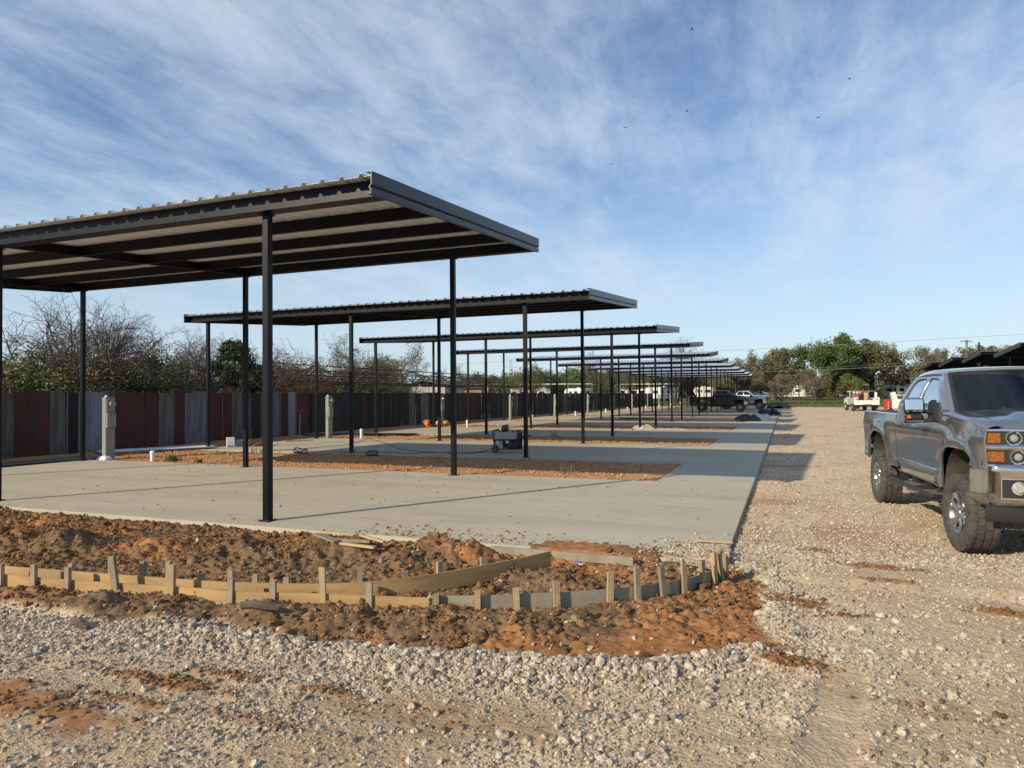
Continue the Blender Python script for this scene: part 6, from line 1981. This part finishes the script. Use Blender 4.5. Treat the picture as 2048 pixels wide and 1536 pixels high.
def wire(label, a, b, sag, r=.02):
    pts = [(a[0] + (b[0] - a[0]) * t_, a[1] + (b[1] - a[1]) * t_, a[2] + (b[2] - a[2]) * t_ - sag * 4 * t_ * (1 - t_)) for t_ in np.linspace(0, 1, 24)]
    return tag(MB().tube(pts, r, 4, cap=False).build('overhead_wire', WIREM), label, 'wire')
wL, wR = put(1392, 704, dist=150), put(2120, 664, dist=118)
wire('upper power line sagging across the oaks to the utility pole', wL, wR, .1, .035)
wire('lower cable crossing in front of the oak trunks', put(1420, 746, dist=150), put(1880, 727, dist=112), .25, .035)
wire('thin cable just above the lower cable', put(1520, 739, dist=150), put(1880, 722, dist=118), .2, .018)
wire('power line meeting the lattice tower from the left', put(900, 727, dist=560), put(1022, 722, dist=600), .5, .10)
wire('power line leaving the lattice tower to the right', put(1022, 722, dist=600), put(1240, 726, dist=560), 2., .10)
# lattice tower
tp = put(1022, 718, dist=600)
lt = thing('lattice_tower', 'steel lattice power tower far beyond the woods', 'power tower', (tp[0], tp[1], 0), .35)
hT = tp[2]
TWR = mat('tower_steel', (.30, .32, .35), .6, .4)
def wT(z): return np.interp(z, [0, hT * .55, hT], [3.6, 1.3, .7])
for sx in (-1, 1):
    for sy in (-1, 1):
        MB().tube([(sx * wT(z), sy * wT(z), z) for z in np.linspace(0, hT, 8)], .16, 4).build('leg', TWR, lt)
b = MB()
lv = np.linspace(0, hT, 12)
for i in range(11):
    z0, z1 = lv[i], lv[i + 1]
    for (a, c) in (((-1, -1), (1, -1)), ((1, -1), (1, 1)), ((1, 1), (-1, 1)), ((-1, 1), (-1, -1))):
        b.tube([(a[0] * wT(z0), a[1] * wT(z0), z0), (c[0] * wT(z1), c[1] * wT(z1), z1)], .09, 3)
        b.tube([(c[0] * wT(z0), c[1] * wT(z0), z0), (a[0] * wT(z1), a[1] * wT(z1), z1)], .09, 3)
b.build('bracing', TWR, lt)
for (z, L_) in ((hT * .58, 7.5), (hT * .78, 5.5), (hT * .97, 4.5)):
    b = MB()
    for s_ in (-1, 1):
        b.tube([(s_ * wT(z), 0, z), (s_ * L_, 0, z + .3)], .13, 4); b.tube([(s_ * wT(z + 2), 0, z + 1.8), (s_ * L_, 0, z + .3)], .11, 4)
    b.build('crossarm', TWR, lt)

# ------------------------------------------------------------------ right-hand trees
RT = 'oaks along the country road'
def far_tree(name, key, label, px_, ytop, dist, base_h, rz, sx=1.0):
    x, y, z = put(px_, ytop, dist=dist)
    z0 = float(far_z(np.array(x), np.array(y)))
    return tree(name, key, label, 'tree', (x, y, z0 - .1), rz, (z - z0 + .1) / base_h, None, sx)
far_tree('oak_tree', 'oak_a', 'broad olive oak above the far end of the carport row', 1545, 688, 142, 11, .3, 1.15)
far_tree('oak_tree', 'oak_c', 'thin-leaved oak at the left end of the road trees', 1475, 712, 150, 10, 1.3, 1.05)
far_tree('oak_tree', 'oak_b', 'tallest oak with bright green crown', 1645, 662, 148, 11, 2.0, 1.0)
far_tree('oak_tree', 'oak_a', 'olive green oak right of the bright green oak', 1745, 674, 150, 11, 3.5, 1.1)
far_tree('oak_tree', 'oak_c', 'brownish oak behind the service truck', 1830, 690, 146, 10, .6, 1.15)
far_tree('oak_tree', 'oak_a', 'oak just left of the utility pole', 1905, 686, 155, 11, 5.2, 1.0)
far_tree('oak_tree', 'oak_c', 'oak just right of the utility pole', 1960, 698, 150, 10, 2.6, 1.1)
far_tree('oak_tree', 'oak_a', 'oak behind the carports across the drive', 2020, 682, 150, 11, 1.1, 1.15)
far_tree('oak_tree', 'oak_a', 'dark oak behind the round green tree', 1700, 722, 162, 11, 2.9, 1.1)
far_tree('oak_tree', 'oak_c', 'low oak in shade right of the service truck', 1790, 725, 156, 10, 5.9, 1.2)
far_tree('oak_tree', 'oak_a', 'shaded oak behind the grey pickup roof', 1880, 725, 160, 11, .9, 1.2)
far_tree('oak_tree', 'oak_c', 'low brown oak at the far end of the carport roofs', 1520, 738, 160, 10, 3.0, 1.3)
far_tree('bare_tree', 'bare_a', 'big leafless tree standing behind the carport roofs', 1395, 672, 118, 7.0, 2.2, 1.1)
far_tree('bare_tree', 'bare_b', 'leafless tree beside the big one behind the carport roofs', 1345, 694, 122, 7.0, .2, 1.2)
far_tree('budding_tree', 'bare_l', 'pale budding tree behind the middle carport roofs', 1190, 702, 125, 7.0, 1.2, .9)
far_tree('budding_tree', 'bare_l', 'budding tree right of the lattice tower', 1062, 720, 150, 7.0, 3.2, 1.2)
far_tree('round_tree', 'pear', 'rounded tree in brown blossom beyond the silver pickup', 1562, 744, 112, 5.2, .2, 1.05)
far_tree('round_tree', 'pear', 'larger rounded tree in brown blossom by the grass', 1630, 733, 110, 5.2, 1.8, 1.0)
far_tree('round_tree', 'pear_g', 'round yellow-green tree behind the service truck', 1695, 746, 112, 5.0, .7, 1.05)
far_tree('round_tree', 'pear', 'rounded blossom tree behind the last carport', 1495, 752, 114, 5.2, 3.1, 1.1)
far_tree('round_tree', 'pear_g', 'round green tree among the last carport posts', 1452, 758, 118, 5.0, 4.1, 1.0)
# far wood as one mass
r_ = np.random.default_rng(77)
C = []
for i in range(460):
    px_ = r_.uniform(930, 1620); d_ = r_.uniform(215, 300)
    x, y, z = put(px_, 760, dist=d_)
    hT_ = r_.uniform(8.0, 11.5) * (1.0 if px_ > 1060 else .8); rr = r_.uniform(2.2, 4.0)
    n = 150
    u = r_.normal(0, 1, (n, 3)); u /= np.linalg.norm(u, axis=1)[:, None]
    C.append(np.stack([x + u[:, 0] * rr, y + u[:, 1] * rr, hT_ * .58 + u[:, 2] * hT_ * .42 * r_.uniform(.7, 1.0, n)], -1))
C = np.concatenate(C)
V, F = leaves_np(C, .42, r_, 3, .55)
tag(np_mesh('far_wood', V, F, LEAF_WOOD), 'green mass of woodland along the horizon', 'woodland', None, 'stuff')
C = []
for i in range(260):
    px_ = r_.uniform(1440, 2150); d_ = r_.uniform(185, 225)
    x, y, z = put(px_, 770, dist=d_)
    u = r_.normal(0, 1, (110, 3)); u /= np.linalg.norm(u, axis=1)[:, None]
    C.append(np.stack([x + u[:, 0] * 3.0, y + u[:, 1] * 3.0, 2.9 + u[:, 2] * 2.9], -1))
V, F = leaves_np(np.concatenate(C), .32, r_, 3, .5)
tag(np_mesh('far_brush', V, F, LEAF_OLIVE), 'dense brush closing the view behind the road oaks', 'brush', None, 'stuff')
# grass along the road
gx_ = r_.uniform(-30, 60, 26000); gy_ = r_.uniform(105, 133, 26000)
V, F = leaves_np(np.stack([gx_, gy_, far_z(gx_, gy_) + .1], -1), .16, r_, 1, .03)
tag(np_mesh('grass', V, F, leafmat('road_grass', (.075, .13, .03), (.13, .15, .05))), 'green grass strip between the gravel and the country road', 'grass', None, 'stuff')

# ------------------------------------------------------------------ camper trailers far off
def build_rv():
    t = thing('camper_trailer', '', 'camper')
    pr_ = [(-4.2, .7), (-4.2, 3.1), (-4.0, 3.3), (3.4, 3.35), (4.1, 2.6), (4.3, 1.6), (3.6, 1.5), (3.3, .7)]
    MB().prism(pr_, -1.25, 1.25, 'y').build('body', mat('camper_white', (.78, .77, .73), .4), t)
    for (x_, w_) in ((-3.1, 1.0), (-.6, 1.3), (1.6, .9)):
        for sg in (-1, 1):
            f_ = MB().box((x_, sg * 1.26, 2.2), (w_, .04, .75), b=.01).build('window', BLACKP, t)
            MB().box((x_, sg * 1.285, 2.2), (w_ - .1, .01, .65)).build('pane', GLASSD, f_)
    MB().box((-4.22, 0, 2.2), (.04, 1.4, .7), b=.01).build('rear_window', BLACKP, t)
    d_ = MB().box((.45, -1.27, 1.75), (.7, .04, 1.9), b=.01).build('door', mat('camper_door', (.68, .67, .64), .4), t)
    MB().box((.2, -1.30, 1.7), (.05, .03, .14)).build('handle', BLACKP, d_)
    MB().box((0, 0, 1.25), (7.8, 2.53, .18)).build('stripe', mat('camper_stripe', (.20, .17, .15), .5), t)
    MB().tube([(-3.6, -1.33, 3.12), (2.2, -1.33, 3.12)], .09, 8).build('awning_roll', BLACKP, t)
    for x_ in (-1.2, -.4):
        for sg in (-1, 1):
            MB().lathe([(.001, -.12), (.3, -.12), (.36, -.08), (.36, .08), (.3, .12), (.001, .12)], (x_, sg * 1.1, .36), 'y', 16).build('wheel', RUBBER, t)
    MB().box((-.6, 0, 3.42), (1.0, .8, .25), b=.06).build('roof_vent', WHITE, t)
    return t
rv = build_rv(); first = True
for (px_, dist, rz, lab) in [(1052, 172, .3, 'white camper trailer under a flat canopy behind the fence'), (1088, 165, 1.75, 'white camper trailer end-on beside the canopy behind the fence'), (1155, 178, 2.6, 'white camper trailer right of the end-on camper'), (1272, 152, .15, 'long white camper trailer under the second canopy'),
                             (1330, 150, 1.2, 'white camper trailer at the end of the fence'), (1405, 165, 2.0, 'white camper trailer behind the black pickup'), (1535, 165, .2, 'white camper trailer between blossom trees'), (1600, 160, .1, 'white camper trailer behind the larger blossom tree'), (1715, 165, .4, 'white camper trailer left of the service truck load'), (1780, 158, 1.4, 'camper trailer end-on in the shade of the oaks'), (1828, 150, .2, 'white camper trailer just left of the grey pickup cab')]:
    o = rv if first else copy_tree(rv); first = False
    x, y, z = put(px_, 795, dist=dist)
    o.location = (x, y, float(far_z(np.array(x), np.array(y)))); o.rotation_euler = (0, 0, rz); o.scale = (.9, .9, .9)
    tag(o, lab, 'camper', 'camper trailers in the far park')
for (pa, pb, dist, lab) in [(1040, 1182, 168, 'long white flat canopy roof over campers behind the fence'), (1238, 1350, 152, 'second white flat canopy roof over campers'), (1590, 1620, 152, 'short dark canopy between the blossom trees'), (1822, 1850, 148, 'short canopy left of the grey pickup cab')]:
    a, b_ = put(pa, 769, dist=dist), put(pb, 768, dist=dist)
    if pa == 1590: a, b_ = put(pa, 757, dist=dist), put(pb, 757, dist=dist)
    if pa == 1822: a, b_ = put(pa, 757, dist=dist), put(pb, 757, dist=dist)
    L_ = math.hypot(b_[0] - a[0], b_[1] - a[1]); zc_ = (a[2] + b_[2]) / 2
    t = thing('flat_canopy', lab, 'canopy', ((a[0] + b_[0]) / 2, (a[1] + b_[1]) / 2, 0), math.atan2(b_[1] - a[1], b_[0] - a[0]))
    MB().box((0, 0, zc_), (L_, 5, .18), b=.02).build('roof', WHITE, t)
    npst = max(2, int(L_ / 4.5))
    for i in range(npst + 1):
        for s_ in (-2.2, 2.2):
            MB().tube([(-L_ / 2 + L_ * i / npst, s_, .0), (-L_ / 2 + L_ * i / npst, s_, zc_)], .07, 6).build('post', GALV, t)

# ------------------------------------------------------------------ birds
BIRD = mat('bird_black', (.015, .015, .017), .8)
for i, (px_, py_, a, d_) in enumerate([(1384, 58, .3, 90), (1699, 158, -.4, 95), (1637, 235, 1.0, 85), (1374, 222, .1, 100), (1251, 255, 2.0, 95), (1222, 328, -.9, 130)]):
    x, y, z = put(px_, py_, dist=d_)
    t = thing('bird', 'small dark bird soaring high in the blue sky', 'bird', (x, y, z), a, 'birds in the sky')
    MB().lathe([(.001, -.16), (.035, -.08), (.05, 0), (.03, .1), (.045, .14), (.001, .19)], (0, 0, 0), 'x', 8).build('body', BIRD, t)
    for s_ in (-1, 1):
        MB().grid([[(.06, s_ * .03, .01), (-.07, s_ * .03, .01)], [(.09, s_ * .2, .07), (-.05, s_ * .2, .07)], [(.0, s_ * .42, .05), (-.04, s_ * .42, .05)]], thick=(0, 0, -.008)).build('wing', BIRD, t)
    MB().prism([(-.15, -.02), (-.30, -.06), (-.30, .06), (-.15, .02)], -.006, .006, 'z').build('tail', BIRD, t)
